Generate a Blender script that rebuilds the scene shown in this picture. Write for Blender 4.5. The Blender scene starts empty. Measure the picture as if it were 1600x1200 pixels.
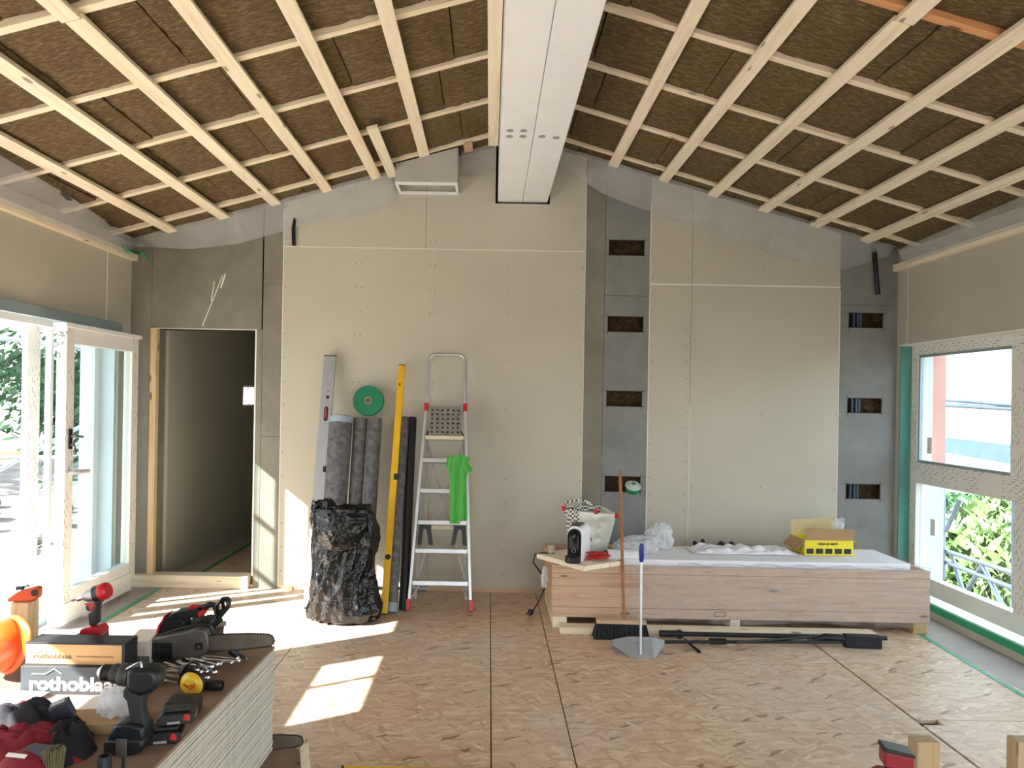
import bpy, math, random
from mathutils import Vector, Matrix, Euler, noise
PI = math.pi
sc = bpy.context.scene
COL = sc.collection
rnd = random.Random(7)

# ------------------------------------------------------------------ camera
HC, F, CX, CY, ROLL = 1.62, 1120.0, 765.0, 625.0, math.radians(1.0)
cam_d = bpy.data.cameras.new('camera'); cam = bpy.data.objects.new('camera', cam_d); COL.objects.link(cam)
cam_d.sensor_fit = 'HORIZONTAL'; cam_d.sensor_width = 36.0; cam_d.lens = F / 1600 * 36.0
cam_d.shift_x = (800 - CX) / 1600; cam_d.shift_y = (CY - 600) / 1600
cam_d.clip_start = 0.05; cam_d.clip_end = 200
cam.matrix_world = Matrix.Translation((0, 0, HC)) @ Matrix.Rotation(PI / 2, 4, 'X') @ Matrix.Rotation(ROLL, 4, 'Z')
sc.camera = cam

# ------------------------------------------------------------------ view, world, sun
sc.view_settings.view_transform = 'Standard'; sc.view_settings.look = 'None'
sc.view_settings.exposure = 2.0; sc.view_settings.gamma = 1.0; sc.view_settings.use_curve_mapping = False
cy = sc.cycles
cy.use_denoising = True; cy.max_bounces = 10; cy.diffuse_bounces = 6; cy.glossy_bounces = 4
cy.transparent_max_bounces = 16; cy.transmission_bounces = 6; cy.sample_clamp_indirect = 6.0
cy.caustics_reflective = False; cy.caustics_refractive = False

w = bpy.data.worlds.new('world'); sc.world = w; w.use_nodes = True
nt = w.node_tree; nt.nodes.clear()
wo = nt.nodes.new('ShaderNodeOutputWorld'); bg = nt.nodes.new('ShaderNodeBackground')
tc = nt.nodes.new('ShaderNodeTexCoord'); sx = nt.nodes.new('ShaderNodeSeparateXYZ')
rp = nt.nodes.new('ShaderNodeValToRGB'); mr = nt.nodes.new('ShaderNodeMapRange')
nt.links.new(tc.outputs['Generated'], sx.inputs[0]); nt.links.new(sx.outputs['Z'], mr.inputs['Value'])
mr.inputs['From Min'].default_value = -0.3; mr.inputs['From Max'].default_value = 0.7
nt.links.new(mr.outputs[0], rp.inputs[0])
e = rp.color_ramp.elements
e[0].position = 0.22; e[0].color = (0.42, 0.42, 0.40, 1); e[1].position = 1.0; e[1].color = (0.72, 0.86, 1.0, 1)
k_ = e.new(0.34); k_.color = (0.90, 0.96, 1.0, 1)
nt.links.new(rp.outputs[0], bg.inputs[0]); bg.inputs[1].default_value = 1.25
nt.links.new(bg.outputs[0], wo.inputs[0])

sun_d = bpy.data.lights.new('sun', 'SUN'); sun = bpy.data.objects.new('sun', sun_d); COL.objects.link(sun)
sun_d.energy = 9.0; sun_d.angle = math.radians(0.55); sun_d.color = (1.0, 0.97, 0.93)
sun.rotation_euler = Vector((1, 0.58, -0.80)).to_track_quat('-Z', 'Y').to_euler()
sun.location = (-8, 0, 8)

def portal(name, loc, rot, sx_, sy_):
    d = bpy.data.lights.new(name, 'AREA'); d.shape = 'RECTANGLE'; d.size = sx_; d.size_y = sy_
    d.cycles.is_portal = True
    o = bpy.data.objects.new(name, d); COL.objects.link(o); o.location = loc; o.rotation_euler = rot
portal('sky_portal_left', (-3.45, 3.2, 1.1), (0, -PI / 2, 0), 2.2, 5.6)
portal('sky_portal_right', (3.75, 3.3, 1.15), (0, PI / 2, 0), 2.2, 5.4)
portal('sky_portal_back', (0.2, -1.75, 1.3), (PI / 2, 0, 0), 6.0, 2.4)

# ------------------------------------------------------------------ pixel -> point helper
def at(px, py, X=None, Y=None, Z=None):
    u, v = px - CX, py - CY; c, s = math.cos(ROLL), math.sin(ROLL)
    a, b = (u * c + v * s) / F, -(v * c - u * s) / F
    if Y is not None: t = Y
    elif Z is not None: t = (Z - HC) / b
    else: t = X / a
    return Vector((a * t, t, HC + b * t))

# ------------------------------------------------------------------ materials
def lin(c): 
    c = c / 255.0
    return c / 12.92 if c <= 0.04045 else ((c + 0.055) / 1.055) ** 2.4
def rgb(r, g, b): return (lin(r), lin(g), lin(b), 1)
MATS = {}
class NB:
    def __init__(s, name):
        s.m = bpy.data.materials.new(name); s.m.use_nodes = True; s.t = s.m.node_tree
        s.n = s.t.nodes; s.n.clear(); s.out = s.n.new('ShaderNodeOutputMaterial')
    def add(s, typ, **kw):
        x = s.n.new('ShaderNode' + typ)
        for k, v in kw.items():
            if hasattr(x, k) and k not in ('inputs',): setattr(x, k, v)
        return x
    def l(s, a, b): s.t.links.new(a, b)
    def coord(s, scale=(1, 1, 1), rot=(0, 0, 0), src='Object'):
        tc = s.add('TexCoord'); mp = s.add('Mapping')
        mp.inputs['Scale'].default_value = scale; mp.inputs['Rotation'].default_value = rot
        s.l(tc.outputs[src], mp.inputs[0]); return mp.outputs[0]
    def noise(s, co, scale=5, detail=3, rough=.5, dist=0):
        x = s.add('TexNoise'); x.inputs['Scale'].default_value = scale; x.inputs['Detail'].default_value = detail
        x.inputs['Roughness'].default_value = rough; x.inputs['Distortion'].default_value = dist
        s.l(co, x.inputs['Vector']); return x.outputs['Fac']
    def ramp(s, fac, stops):
        r = s.add('ValToRGB'); el = r.color_ramp.elements
        el[0].position, el[0].color = stops[0]; el[1].position, el[1].color = stops[-1]
        for p, c in stops[1:-1]: q = el.new(p); q.color = c
        s.l(fac, r.inputs[0]); return r.outputs[0]
    def math(s, op, a, b=None):
        x = s.add('Math'); x.operation = op
        for i, v in enumerate((a, b)):
            if v is None: continue
            if isinstance(v, (int, float)): x.inputs[i].default_value = v
            else: s.l(v, x.inputs[i])
        return x.outputs[0]
    def mix(s, fac, a, b, typ='MIX'):
        x = s.add('Mix'); x.data_type = 'RGBA'; x.blend_type = typ
        for k, v in ((0, fac), (6, a), (7, b)):
            if isinstance(v, (int, float, tuple)): x.inputs[k].default_value = v
            else: s.l(v, x.inputs[k])
        return x.outputs[2]
    def bump(s, h, strength=.3, dist=.01):
        x = s.add('Bump'); x.inputs['Strength'].default_value = strength; x.inputs['Distance'].default_value = dist
        s.l(h, x.inputs['Height']); return x.outputs[0]
    def bsdf(s, col, rough=.5, metal=0, normal=None, spec=.5, **kw):
        p = s.add('BsdfPrincipled')
        for k, v in (('Base Color', col), ('Roughness', rough), ('Metallic', metal), ('Specular IOR Level', spec)):
            if isinstance(v, (int, float, tuple)): p.inputs[k].default_value = v
            else: s.l(v, p.inputs[k])
        for k, v in kw.items(): p.inputs[k.replace('_', ' ')].default_value = v
        if normal is not None: s.l(normal, p.inputs['Normal'])
        return p
    def done(s, sh):
        s.l(sh.outputs[0] if hasattr(sh, 'outputs') else sh, s.out.inputs[0]); MATS[s.m.name] = s.m; return s.m

def mat(name, c, rough=.5, metal=0, var=.12, vs=4, bump=0, bs=60, stretch=(1, 1, 1), spec=.5, **kw):
    b = NB(name); co = b.coord(stretch)
    n = b.noise(co, vs, 4, .55)
    dark = tuple(x * (1 - var) for x in c[:3]) + (1,); lite = tuple(min(1, x * (1 + var)) for x in c[:3]) + (1,)
    col = b.ramp(n, [(.3, dark), (.7, lite)])
    nm = None
    if bump: nm = b.bump(b.noise(co, bs, 3), bump, .004)
    return b.done(b.bsdf(col, rough, metal, nm, spec, **kw))

def wood(name, c1, c2, axis=0, knots=True, rough=.62):
    b = NB(name)
    st = [1, 1, 1]; st = [22, 22, 22]; st[axis] = 1.1
    tc = b.add('TexCoord'); oi = b.add('ObjectInfo')
    ad = b.add('VectorMath'); ad.operation = 'ADD'; b.l(tc.outputs['Object'], ad.inputs[0])
    mul = b.add('VectorMath'); mul.operation = 'SCALE'; mul.inputs[0].default_value = (7.3, 3.1, 5.7)
    b.l(oi.outputs['Random'], mul.inputs['Scale']); b.l(mul.outputs[0], ad.inputs[1])
    mp = b.add('Mapping'); mp.inputs['Scale'].default_value = st; b.l(ad.outputs[0], mp.inputs[0])
    n = b.noise(mp.outputs[0], 1.3, 5, .6, 1.2)
    col = b.ramp(n, [(.25, c2), (.5, c1), (.8, tuple(min(1, x * 1.08) for x in c1[:3]) + (1,))])
    if knots:
        m2 = b.add('Mapping'); s2 = [9, 9, 9]; s2[axis] = 2.6; m2.inputs['Scale'].default_value = s2; b.l(ad.outputs[0], m2.inputs[0])
        v = b.add('TexVoronoi'); v.inputs['Scale'].default_value = 1.0; b.l(m2.outputs[0], v.inputs['Vector'])
        k = b.ramp(v.outputs['Distance'], [(.07, (1, 1, 1, 1)), (.12, (0, 0, 0, 1))])
        col = b.mix(k, col, tuple(x * .45 for x in c2[:3]) + (1,))
    return b.done(b.bsdf(col, rough, 0, b.bump(n, .15, .003), .3))

def film(name, c, alpha, a2=None, rough=.25, bs=9, bump=.6, stretch=(1, 1, 1)):
    b = NB(name); co = b.coord(stretch)
    n = b.noise(co, bs, 5, .6, .6)
    nm = b.bump(n, bump, .03)
    p = b.bsdf(c, rough, 0, nm, .6); tr = b.add('BsdfTransparent'); tr.inputs[0].default_value = (.97, .98, 1, 1)
    fac = b.math('MULTIPLY_ADD', n, ((a2 if a2 is not None else alpha) - alpha)); 
    fac.node.inputs[2].default_value = alpha
    mx = b.add('MixShader'); b.l(fac, mx.inputs[0]); b.l(tr.outputs[0], mx.inputs[1]); b.l(p.outputs[0], mx.inputs[2])
    return b.done(mx)

def glass(name, tint=(.93, .97, .97, 1)):
    b = NB(name); lw = b.add('LayerWeight'); lw.inputs[0].default_value = .5
    fr = b.math('MULTIPLY_ADD', b.math('POWER', lw.outputs['Facing'], 5.0), .9); fr.node.inputs[2].default_value = .04
    tr = b.add('BsdfTransparent'); tr.inputs[0].default_value = tint
    gl = b.add('BsdfGlossy'); gl.inputs['Roughness'].default_value = .02
    mx = b.add('MixShader'); b.l(fr, mx.inputs[0]); b.l(tr.outputs[0], mx.inputs[1]); b.l(gl.outputs[0], mx.inputs[2])
    return b.done(mx)

def osb_mat():
    b = NB('osb_board')
    cs = []
    nco = b.coord((1, 1, 1)); 
    dn = b.add('TexNoise'); dn.inputs['Scale'].default_value = 14; dn.inputs['Detail'].default_value = 2; b.l(nco, dn.inputs['Vector'])
    for i, (rot, s_) in enumerate(((.12, (11, 52, 1)), (-.55, (12, 56, 1)), (1.0, (14, 52, 1)), (-.1, (9, 42, 1)))):
        co = b.coord((1, 1, 1))
        ad = b.add('VectorMath'); ad.operation = 'MULTIPLY_ADD'; b.l(dn.outputs['Color'], ad.inputs[0]); ad.inputs[1].default_value = (.03, .03, 0); b.l(co, ad.inputs[2])
        r1 = b.add('Mapping'); r1.inputs['Rotation'].default_value = (0, 0, rot); r1.inputs['Location'].default_value = (i * 3.7, i * 1.9, 0); b.l(ad.outputs[0], r1.inputs[0])
        r2 = b.add('Mapping'); r2.inputs['Scale'].default_value = s_; b.l(r1.outputs[0], r2.inputs[0])
        v = b.add('TexVoronoi'); v.voronoi_dimensions = '2D'; v.inputs['Scale'].default_value = 1; v.inputs['Randomness'].default_value = 1; b.l(r2.outputs[0], v.inputs['Vector'])
        sp = b.add('SeparateColor'); b.l(v.outputs['Color'], sp.inputs[0]); cs.append((sp.outputs[0], sp.outputs[1], r2.outputs[0]))
    stops = [(0, rgb(190, 158, 128)), (.2, rgb(204, 173, 144)), (.5, rgb(214, 186, 159)), (.85, rgb(221, 196, 170)), (1, rgb(232, 212, 188))]
    col = b.ramp(cs[0][0], stops)
    for i in (3, 1, 2):
        fac = b.math('GREATER_THAN', cs[i][1], (.5, .74, .8, .45)[i])
        col = b.mix(fac, col, b.ramp(cs[i][0], stops))
    fine = b.noise(cs[0][2], 3.0, 5, .65)
    col = b.mix(.45, col, b.ramp(fine, [(.3, (.70, .66, .62, 1)), (.65, (1, 1, 1, 1))]), 'MULTIPLY')
    dk = b.math('GREATER_THAN', cs[2][1], .975)
    dk = b.math('MULTIPLY', dk, .22)
    col = b.mix(dk, col, rgb(112, 78, 54))
    dk2 = b.math('LESS_THAN', cs[1][1], .018); col = b.mix(b.math('MULTIPLY', dk2, .7), col, rgb(96, 70, 50))
    big = b.noise(nco, .8, 3, .5)
    col = b.mix(b.ramp(big, [(.45, (0, 0, 0, 1)), (.75, (.35, .35, .35, 1))]), col, rgb(212, 203, 200))
    return b.done(b.bsdf(col, .42, 0, b.bump(cs[0][0], .12, .002), .5))

def insul_mat(name, c1, c2):
    b = NB(name); 
    tc = b.add('TexCoord'); oi = b.add('ObjectInfo')
    mul = b.add('VectorMath'); mul.operation = 'SCALE'; mul.inputs[0].default_value = (9, 5, 3); b.l(oi.outputs['Random'], mul.inputs['Scale'])
    ad = b.add('VectorMath'); ad.operation = 'ADD'; b.l(tc.outputs['Object'], ad.inputs[0]); b.l(mul.outputs[0], ad.inputs[1])
    mp = b.add('Mapping'); mp.inputs['Scale'].default_value = (9, 34, 12); b.l(ad.outputs[0], mp.inputs[0])
    n = b.noise(mp.outputs[0], 2.6, 8, .72, .15)
    n2 = b.noise(ad.outputs[0], 3.0, 4, .6)
    col = b.ramp(n, [(.30, tuple(x * .55 for x in c1[:3]) + (1,)), (.5, c1), (.74, c2)])
    col = b.mix(.5, col, b.ramp(n2, [(.3, (.55, .52, .5, 1)), (.7, (1, 1, 1, 1))]), 'MULTIPLY')
    return b.done(b.bsdf(col, .95, 0, b.bump(n, .8, .012), .1))

def printed_mat(name, base, ink, ax=(1, 2), d=(26, 60), rough=.35):
    """protective film with rows of little printed dashes"""
    b = NB(name); tc = b.add('TexCoord'); sp = b.add('SeparateXYZ'); b.l(tc.outputs['Object'], sp.inputs[0])
    A = b.math('MULTIPLY', sp.outputs[ax[0]], d[0]); B = b.math('MULTIPLY', sp.outputs[ax[1]], d[1])
    row = b.math('FLOOR', B); A2 = b.math('MULTIPLY_ADD', row, .37); b.l(A, A2.node.inputs[2])
    fa = b.math('LESS_THAN', b.math('FRACT', A2), .55); fb = b.math('LESS_THAN', b.math('FRACT', B), .3)
    n = b.noise(b.coord(), 35, 2); n2 = b.noise(b.coord(), 4, 2)
    k = b.math('MULTIPLY', b.math('MULTIPLY', fa, fb), b.math('MULTIPLY', b.math('GREATER_THAN', n, .47), b.math('GREATER_THAN', n2, .45)))
    col = b.mix(b.math('MULTIPLY', k, .8), base, ink)
    return b.done(b.bsdf(col, rough))

def gyps_mat(name, c, var=.05, screws=True, sc_col=(90, 80, 70)):
    b = NB(name); co = b.coord(); n = b.noise(co, 1.4, 5, .55); n2 = b.noise(co, 60, 2)
    col = b.ramp(n, [(.3, tuple(x * (1 - var) for x in c[:3]) + (1,)), (.7, tuple(x * (1 + var) for x in c[:3]) + (1,))])
    return b.done(b.bsdf(col, .8, 0, b.bump(n2, .05, .001), .25))

def cement_mat(name, c):
    b = NB(name); co = b.coord(); n = b.noise(co, 3.5, 7, .65, .3); n2 = b.noise(b.coord((2, 2, .7)), 9, 5, .7)
    col = b.ramp(n, [(.25, tuple(x * .78 for x in c[:3]) + (1,)), (.55, c), (.8, tuple(x * 1.18 for x in c[:3]) + (1,))])
    scr = b.ramp(n2, [(.7, (0, 0, 0, 1)), (.76, (.5, .5, .5, 1))])
    col = b.mix(scr, col, rgb(190, 188, 180))
    return b.done(b.bsdf(col, .7, 0, b.bump(n2, .1, .002), .3))

osb = osb_mat()
spruce = wood('spruce_x', rgb(236, 222, 196), rgb(214, 192, 158), 0)
spruce_y = wood('spruce_y', rgb(240, 228, 204), rgb(220, 200, 168), 1)
spruce_z = wood('spruce_z', rgb(222, 196, 156), rgb(192, 158, 116), 2)
pine_dk = wood('crate_pine', rgb(204, 172, 144), rgb(170, 134, 106), 0)
pine_rd = wood('red_pine', rgb(214, 158, 112), rgb(178, 118, 78), 0)
handle_wd = wood('handle_wood', rgb(168, 116, 78), rgb(120, 76, 48), 2, False)
ply = wood('plywood_edge', rgb(196, 168, 120), rgb(160, 130, 88), 1, False)
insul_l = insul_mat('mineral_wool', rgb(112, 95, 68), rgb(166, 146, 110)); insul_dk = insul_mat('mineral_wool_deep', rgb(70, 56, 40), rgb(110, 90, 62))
dark_void = mat('dark_cavity', rgb(40, 32, 24), .95, var=.4, vs=14)
gyp = gyps_mat('gypsum_beige', rgb(192, 188, 174))
gyp_side = gyps_mat('gypsum_side_wall', rgb(186, 182, 170))
gyp_edge = gyps_mat('gypsum_cut_edge', rgb(238, 236, 230))
cem = cement_mat('cement_board', rgb(132, 129, 118))
cem2 = cement_mat('cement_board_blue', rgb(134, 136, 136))
teal_b = gyps_mat('green_gypsum', rgb(92, 152, 142))
white_p = mat('white_paint', rgb(238, 240, 243), .45, var=.03)
white_pvc = mat('white_frame', rgb(236, 238, 238), .35, var=.03)
print_y = printed_mat('film_frame_upright', rgb(232, 232, 228), rgb(120, 118, 116), (2, 1), (14, 55))
print_z = printed_mat('film_frame_rail', rgb(232, 232, 228), rgb(120, 118, 116), (1, 2), (14, 55))
alu = mat('brushed_aluminium', rgb(196, 198, 200), .38, .85, var=.08, vs=8, bump=.05)
alu_dull = mat('worn_aluminium', rgb(150, 148, 142), .5, .6, var=.25, vs=14, bump=.15)
track_m = mat('track_metal', rgb(150, 170, 178), .4, .4)
steel = mat('bright_steel', rgb(205, 206, 208), .22, 1.0, var=.1, vs=30)
steel_dk = mat('dirty_steel', rgb(112, 108, 102), .5, .6, var=.25, vs=20, bump=.2)
blackp = mat('black_plastic', rgb(22, 23, 25), .42, var=.2)
blackm = mat('black_steel', rgb(30, 33, 40), .45, .3, var=.25, vs=20)
darkrub = mat('dark_rubber', rgb(34, 36, 38), .6)
red_p = mat('red_plastic', rgb(190, 32, 40), .35, var=.08)
maroon = mat('maroon_cloth', rgb(126, 24, 38), .85, var=.18, vs=9, bump=.4, bs=400)
navy = mat('black_cloth', rgb(24, 24, 32), .85, var=.25, vs=9, bump=.4, bs=400)
red_cloth = mat('red_cloth', rgb(205, 50, 50), .8, var=.15)
orange_p = mat('orange_plastic', rgb(236, 84, 22), .35, var=.06)
orange_t = mat('orange_tool', rgb(206, 84, 34), .45, var=.1)
yellow_p = mat('yellow_level', rgb(228, 178, 20), .45, var=.1, vs=9)
yellow_c = mat('yellow_cup', rgb(222, 184, 44), .35, var=.04)
grey_pl = mat('grey_plastic', rgb(150, 152, 156), .5, var=.06)
kraft = mat('kraft_card', rgb(206, 164, 112), .75, var=.05)
card = mat('cardboard', rgb(178, 146, 108), .8, var=.08)
card_in = mat('cardboard_inner', rgb(168, 136, 100), .85)
box_grey = mat('grey_card', rgb(52, 58, 62), .6, var=.06)
box_black = mat('black_card', rgb(30, 30, 36), .5, var=.1)
yellow_box = mat('yellow_card', rgb(232, 214, 40), .5, var=.05)
paper = mat('white_paper', rgb(240, 238, 232), .7, var=.03)
ink_w = mat('white_ink', rgb(250, 250, 250), .6, var=0)
ink_d = mat('brown_ink', rgb(84, 66, 52), .6, var=0)
ink_r = mat('red_ink', rgb(205, 40, 48), .6, var=0)
ink_b = mat('black_ink', rgb(32, 30, 30), .6, var=0)
green_t = mat('green_tape', rgb(12, 128, 86), .4, var=.1)
green_t2 = printed_mat('green_tape_printed', rgb(36, 158, 112), rgb(12, 60, 44), (1, 0), (9, 24), .35)
mesh_roll = mat('grey_mesh', rgb(104, 104, 108), .75, var=.45, vs=22, bump=.8, bs=300)
roll_dk = mat('black_membrane', rgb(26, 27, 29), .6)
blue_band = mat('pale_blue_band', rgb(150, 168, 184), .5)
green_c = mat('green_microfibre', rgb(92, 186, 84), .9, var=.1, bump=.5, bs=500)
foam_w = mat('white_foam', rgb(236, 236, 244), .6, var=.02, bump=.1, bs=30)
membrane = mat('grey_membrane', rgb(176, 168, 164), .6, var=.14, vs=3)
stack_m = mat('gypsum_edge', rgb(196, 193, 182), .85, var=.12, vs=30)
stack_top = mat('brown_board_face', rgb(136, 112, 94), .75, var=.14, vs=5)
machine_w = mat('white_gloss', rgb(240, 240, 246), .2, var=.01)
machine_b = mat('black_gloss', rgb(14, 14, 16), .15, var=.1)
blue_p = mat('blue_grip', rgb(24, 32, 150), .35)
film_m = film('vapour_film', rgb(222, 222, 220), .06, .36, .45, 4, .4)
wrap_m = film('stretch_wrap', rgb(238, 230, 232), -.16, .34, .14, 6, 1.0, (1, 3, 5))
pbag_m = film('clear_bag', rgb(240, 242, 246), .25, .75, .3, 12, 1.0)
glass_m = glass('window_glass')
brist_m = mat('black_bristle', rgb(24, 26, 30), .7, var=.4, vs=90, stretch=(8, 1, .3))
vial_m = mat('level_vial', rgb(186, 60, 60), .2)
def bag_black():
    b = NB('black_bag'); co = b.coord((1.6, 1.6, 1.6), (0, .6, 0)); n = b.noise(co, 1.9, 4, .5, 2.0); n2 = b.noise(b.coord((1, 1, 2.5), (0, -.5, 0)), 5, 2, .4, 1.5)
    h = b.math('ADD', n, b.math('MULTIPLY', n2, .35))
    return b.done(b.bsdf(rgb(9, 10, 12), .2, 0, b.bump(h, .5, .06), .4))
bagm = bag_black()
def check_mat():
    b = NB('checked_bag'); ch = b.add('TexChecker'); ch.inputs['Scale'].default_value = 62; ch.inputs['Color1'].default_value = rgb(232, 232, 226); ch.inputs['Color2'].default_value = rgb(70, 72, 78)
    b.l(b.coord(), ch.inputs['Vector']); return b.done(b.bsdf(ch.outputs[0], .5))
checkm = check_mat()
def leaf_mat(name, a, c):
    b = NB(name); n = b.noise(b.coord(), 3, 4, .7); col = b.ramp(n, [(.3, a), (.7, c)])
    return b.done(b.bsdf(col, .6))
leafm = leaf_mat('hedge_leaf', rgb(20, 50, 28), rgb(60, 100, 56))
leafm2 = leaf_mat('palm_leaf', rgb(70, 100, 50), rgb(130, 156, 96))
rub_m = mat('rubble', rgb(112, 106, 100), .9, var=.3, vs=3, bump=.8, bs=12)
salmon = mat('salmon_render', rgb(220, 168, 158), .8, var=.04)
scaf_m = mat('scaffold_steel', rgb(150, 160, 172), .45, .6, var=.15, vs=8)
scaf_b = mat('scaffold_blue', rgb(70, 92, 128), .5, .2)
out_wall = mat('outside_wall', rgb(232, 230, 222), .8, var=.05)
plast_w = mat('exterior_panel', rgb(210, 222, 230), .5, var=.05)

# ------------------------------------------------------------------ mesh builder
class MB:
    def __init__(s): s.v = []; s.f = []; s.mi = []; s.cur = 0
    def add(s, vs, fs, M=None):
        o = len(s.v)
        for p in vs:
            p = Vector(p); s.v.append(M @ p if M is not None else p)
        for f in fs: s.f.append([i + o for i in f]); s.mi.append(s.cur)
        return s
    def box(s, a, b, M=None):
        x0, y0, z0 = a; x1, y1, z1 = b
        return s.add([(x0, y0, z0), (x1, y0, z0), (x1, y1, z0), (x0, y1, z0), (x0, y0, z1), (x1, y0, z1), (x1, y1, z1), (x0, y1, z1)],
            [(0, 3, 2, 1), (4, 5, 6, 7), (0, 1, 5, 4), (1, 2, 6, 5), (2, 3, 7, 6), (3, 0, 4, 7)], M)
    def prism(s, poly, y0, y1, M=None):
        """polygon in the XZ plane pushed from y0 to y1"""
        n = len(poly); ar = sum(poly[i][0] * poly[(i + 1) % n][1] - poly[(i + 1) % n][0] * poly[i][1] for i in range(n))
        if ar < 0: poly = poly[::-1]
        vs = [(x, y0, z) for x, z in poly] + [(x, y1, z) for x, z in poly]
        fs = [tuple(range(n)), tuple(range(2 * n - 1, n - 1, -1))] + [(i, i + n, (i + 1) % n + n, (i + 1) % n) for i in range(n)]
        return s.add(vs, fs, M)
    def tube(s, pts, r, n=10, closed=False, M=None, flat=1.0):
        pts = [Vector(p) for p in pts]; k = len(pts); rs = r if isinstance(r, (list, tuple)) else [r] * k
        up = None; vs = []; fs = []
        for i, p in enumerate(pts):
            a = pts[(i - 1) % k] if (closed or i > 0) else p; b = pts[(i + 1) % k] if (closed or i < k - 1) else p
            t = (b - a).normalized()
            if up is None:
                up = Vector((0, 0, 1)) if abs(t.z) < .9 else Vector((0, 1, 0))
            x = up.cross(t)
            if x.length < 1e-5: x = Vector((1, 0, 0)).cross(t)
            x.normalize(); y = t.cross(x); up = y
            for j in range(n):
                an = 2 * PI * j / n; vs.append(p + x * math.cos(an) * rs[i] + y * math.sin(an) * rs[i] * flat)
        m = k if closed else k - 1
        for i in range(m):
            for j in range(n):
                a = i * n + j; b = i * n + (j + 1) % n; c = ((i + 1) % k) * n + (j + 1) % n; d = ((i + 1) % k) * n + j
                fs.append((a, b, c, d))
        if not closed: fs.append(tuple(range(n - 1, -1, -1))); fs.append(tuple(range((k - 1) * n, k * n)))
        return s.add(vs, fs, M)
    def cyl(s, a, b, r, r2=None, n=20): return s.tube([a, b], [r, r if r2 is None else r2], n)
    def lathe(s, prof, n=28, M=None, closed=False):
        vs = []; fs = []; k = len(prof)
        for r, h in prof:
            for j in range(n): an = 2 * PI * j / n; vs.append((r * math.cos(an), r * math.sin(an), h))
        for i in range(k if closed else k - 1):
            for j in range(n):
                a = i * n; b = ((i + 1) % k) * n
                fs.append((a + j, a + (j + 1) % n, b + (j + 1) % n, b + j))
        if not closed:
            fs.append(tuple(range(n - 1, -1, -1))); fs.append(tuple(range((k - 1) * n, k * n)))
        return s.add(vs, fs, M)
    def ell(s, c, r, n=20, m=12, M=None):
        vs = []; fs = []
        for i in range(m + 1):
            th = PI * i / m
            for j in range(n):
                ph = 2 * PI * j / n; vs.append((c[0] + r[0] * math.sin(th) * math.cos(ph), c[1] + r[1] * math.sin(th) * math.sin(ph), c[2] + r[2] * math.cos(th)))
        for i in range(m):
            for j in range(n): fs.append((i * n + j, (i + 1) * n + j, (i + 1) * n + (j + 1) % n, i * n + (j + 1) % n))
        return s.add(vs, fs, M)
    def grid(s, fn, nu, nv, cu=False, M=None, cap=False):
        vs = []; fs = []
        for i in range(nu + (0 if cu else 1)):
            for j in range(nv + 1): vs.append(fn(i / nu, j / nv))
        N = nv + 1; R = nu
        for i in range(R):
            i2 = (i + 1) % nu if cu else i + 1
            for j in range(nv): fs.append((i * N + j, i2 * N + j, i2 * N + j + 1, i * N + j + 1))
        if cap and cu:
            fs.append(tuple(i * N for i in range(nu))[::-1]); 
            if cap == 2: fs.append(tuple(i * N + nv for i in range(nu)))
        return s.add(vs, fs, M)
    def holes(s, x0, x1, z0, z1, hl, y0, y1, top=None, M=None):
        """upright plate (XZ) from y0 to y1 with rectangular holes; top(x) may cut the upper edge"""
        xs = sorted({x0, x1} | {v for h in hl for v in (h[0], h[1]) if x0 < v < x1})
        zs = sorted({z0, z1} | {v for h in hl for v in (h[2], h[3]) if z0 < v < z1})
        for i in range(len(xs) - 1):
            for j in range(len(zs) - 1):
                a, b, c, d = xs[i], xs[i + 1], zs[j], zs[j + 1]; mx, mz = (a + b) / 2, (c + d) / 2
                if any(h[0] < mx < h[1] and h[2] < mz < h[3] for h in hl): continue
                da, db = (d, d)
                if top and j == len(zs) - 2: da, db = top(a), top(b)
                s.prism([(a, c), (b, c), (b, db), (a, da)], y0, y1, M)
        return s
    def build(s, name, m, parent=None, bevel=0, smooth=False, loc=None, rot=None, seg=2, mods=None):
        me = bpy.data.meshes.new(name); me.from_pydata([tuple(v) for v in s.v], [], s.f); me.validate(); me.update()
        for x in (m if isinstance(m, (list, tuple)) else [m]): me.materials.append(x)
        if len(me.polygons) == len(s.mi):
            for p, k in zip(me.polygons, s.mi): p.material_index = k
        import bmesh
        bm = bmesh.new(); bm.from_mesh(me); bmesh.ops.recalc_face_normals(bm, faces=bm.faces); bm.to_mesh(me); bm.free()
        if smooth:
            me.shade_smooth(); me.set_sharp_from_angle(angle=math.radians(smooth if smooth is not True else 40))
        o = bpy.data.objects.new(name, me); COL.objects.link(o)
        if parent: o.parent = parent
        if loc is not None: o.location = loc
        if rot is not None: o.rotation_euler = rot
        if bevel:
            b = o.modifiers.new('bevel', 'BEVEL'); b.width = bevel; b.segments = seg; b.limit_method = 'ANGLE'; b.angle_limit = math.radians(35)
            if smooth is False: 
                me.shade_smooth(); me.set_sharp_from_angle(angle=math.radians(45)); b.harden_normals = True
        return o
def tag(o, label=None, cat=None, group=None, kind=None):
    if label: o['label'] = label
    if cat: o['category'] = cat
    if group: o['group'] = group
    if kind: o['kind'] = kind
    return o
def struct(o): o['kind'] = 'structure'; return o
def T(name, label, cat, loc=(0, 0, 0), rz=0, group=None, rot=None):
    o = bpy.data.objects.new(name, None); o.empty_display_size = .05; COL.objects.link(o); o.location = loc
    o.rotation_euler = rot if rot is not None else (0, 0, rz)
    return tag(o, label, cat, group)
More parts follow.
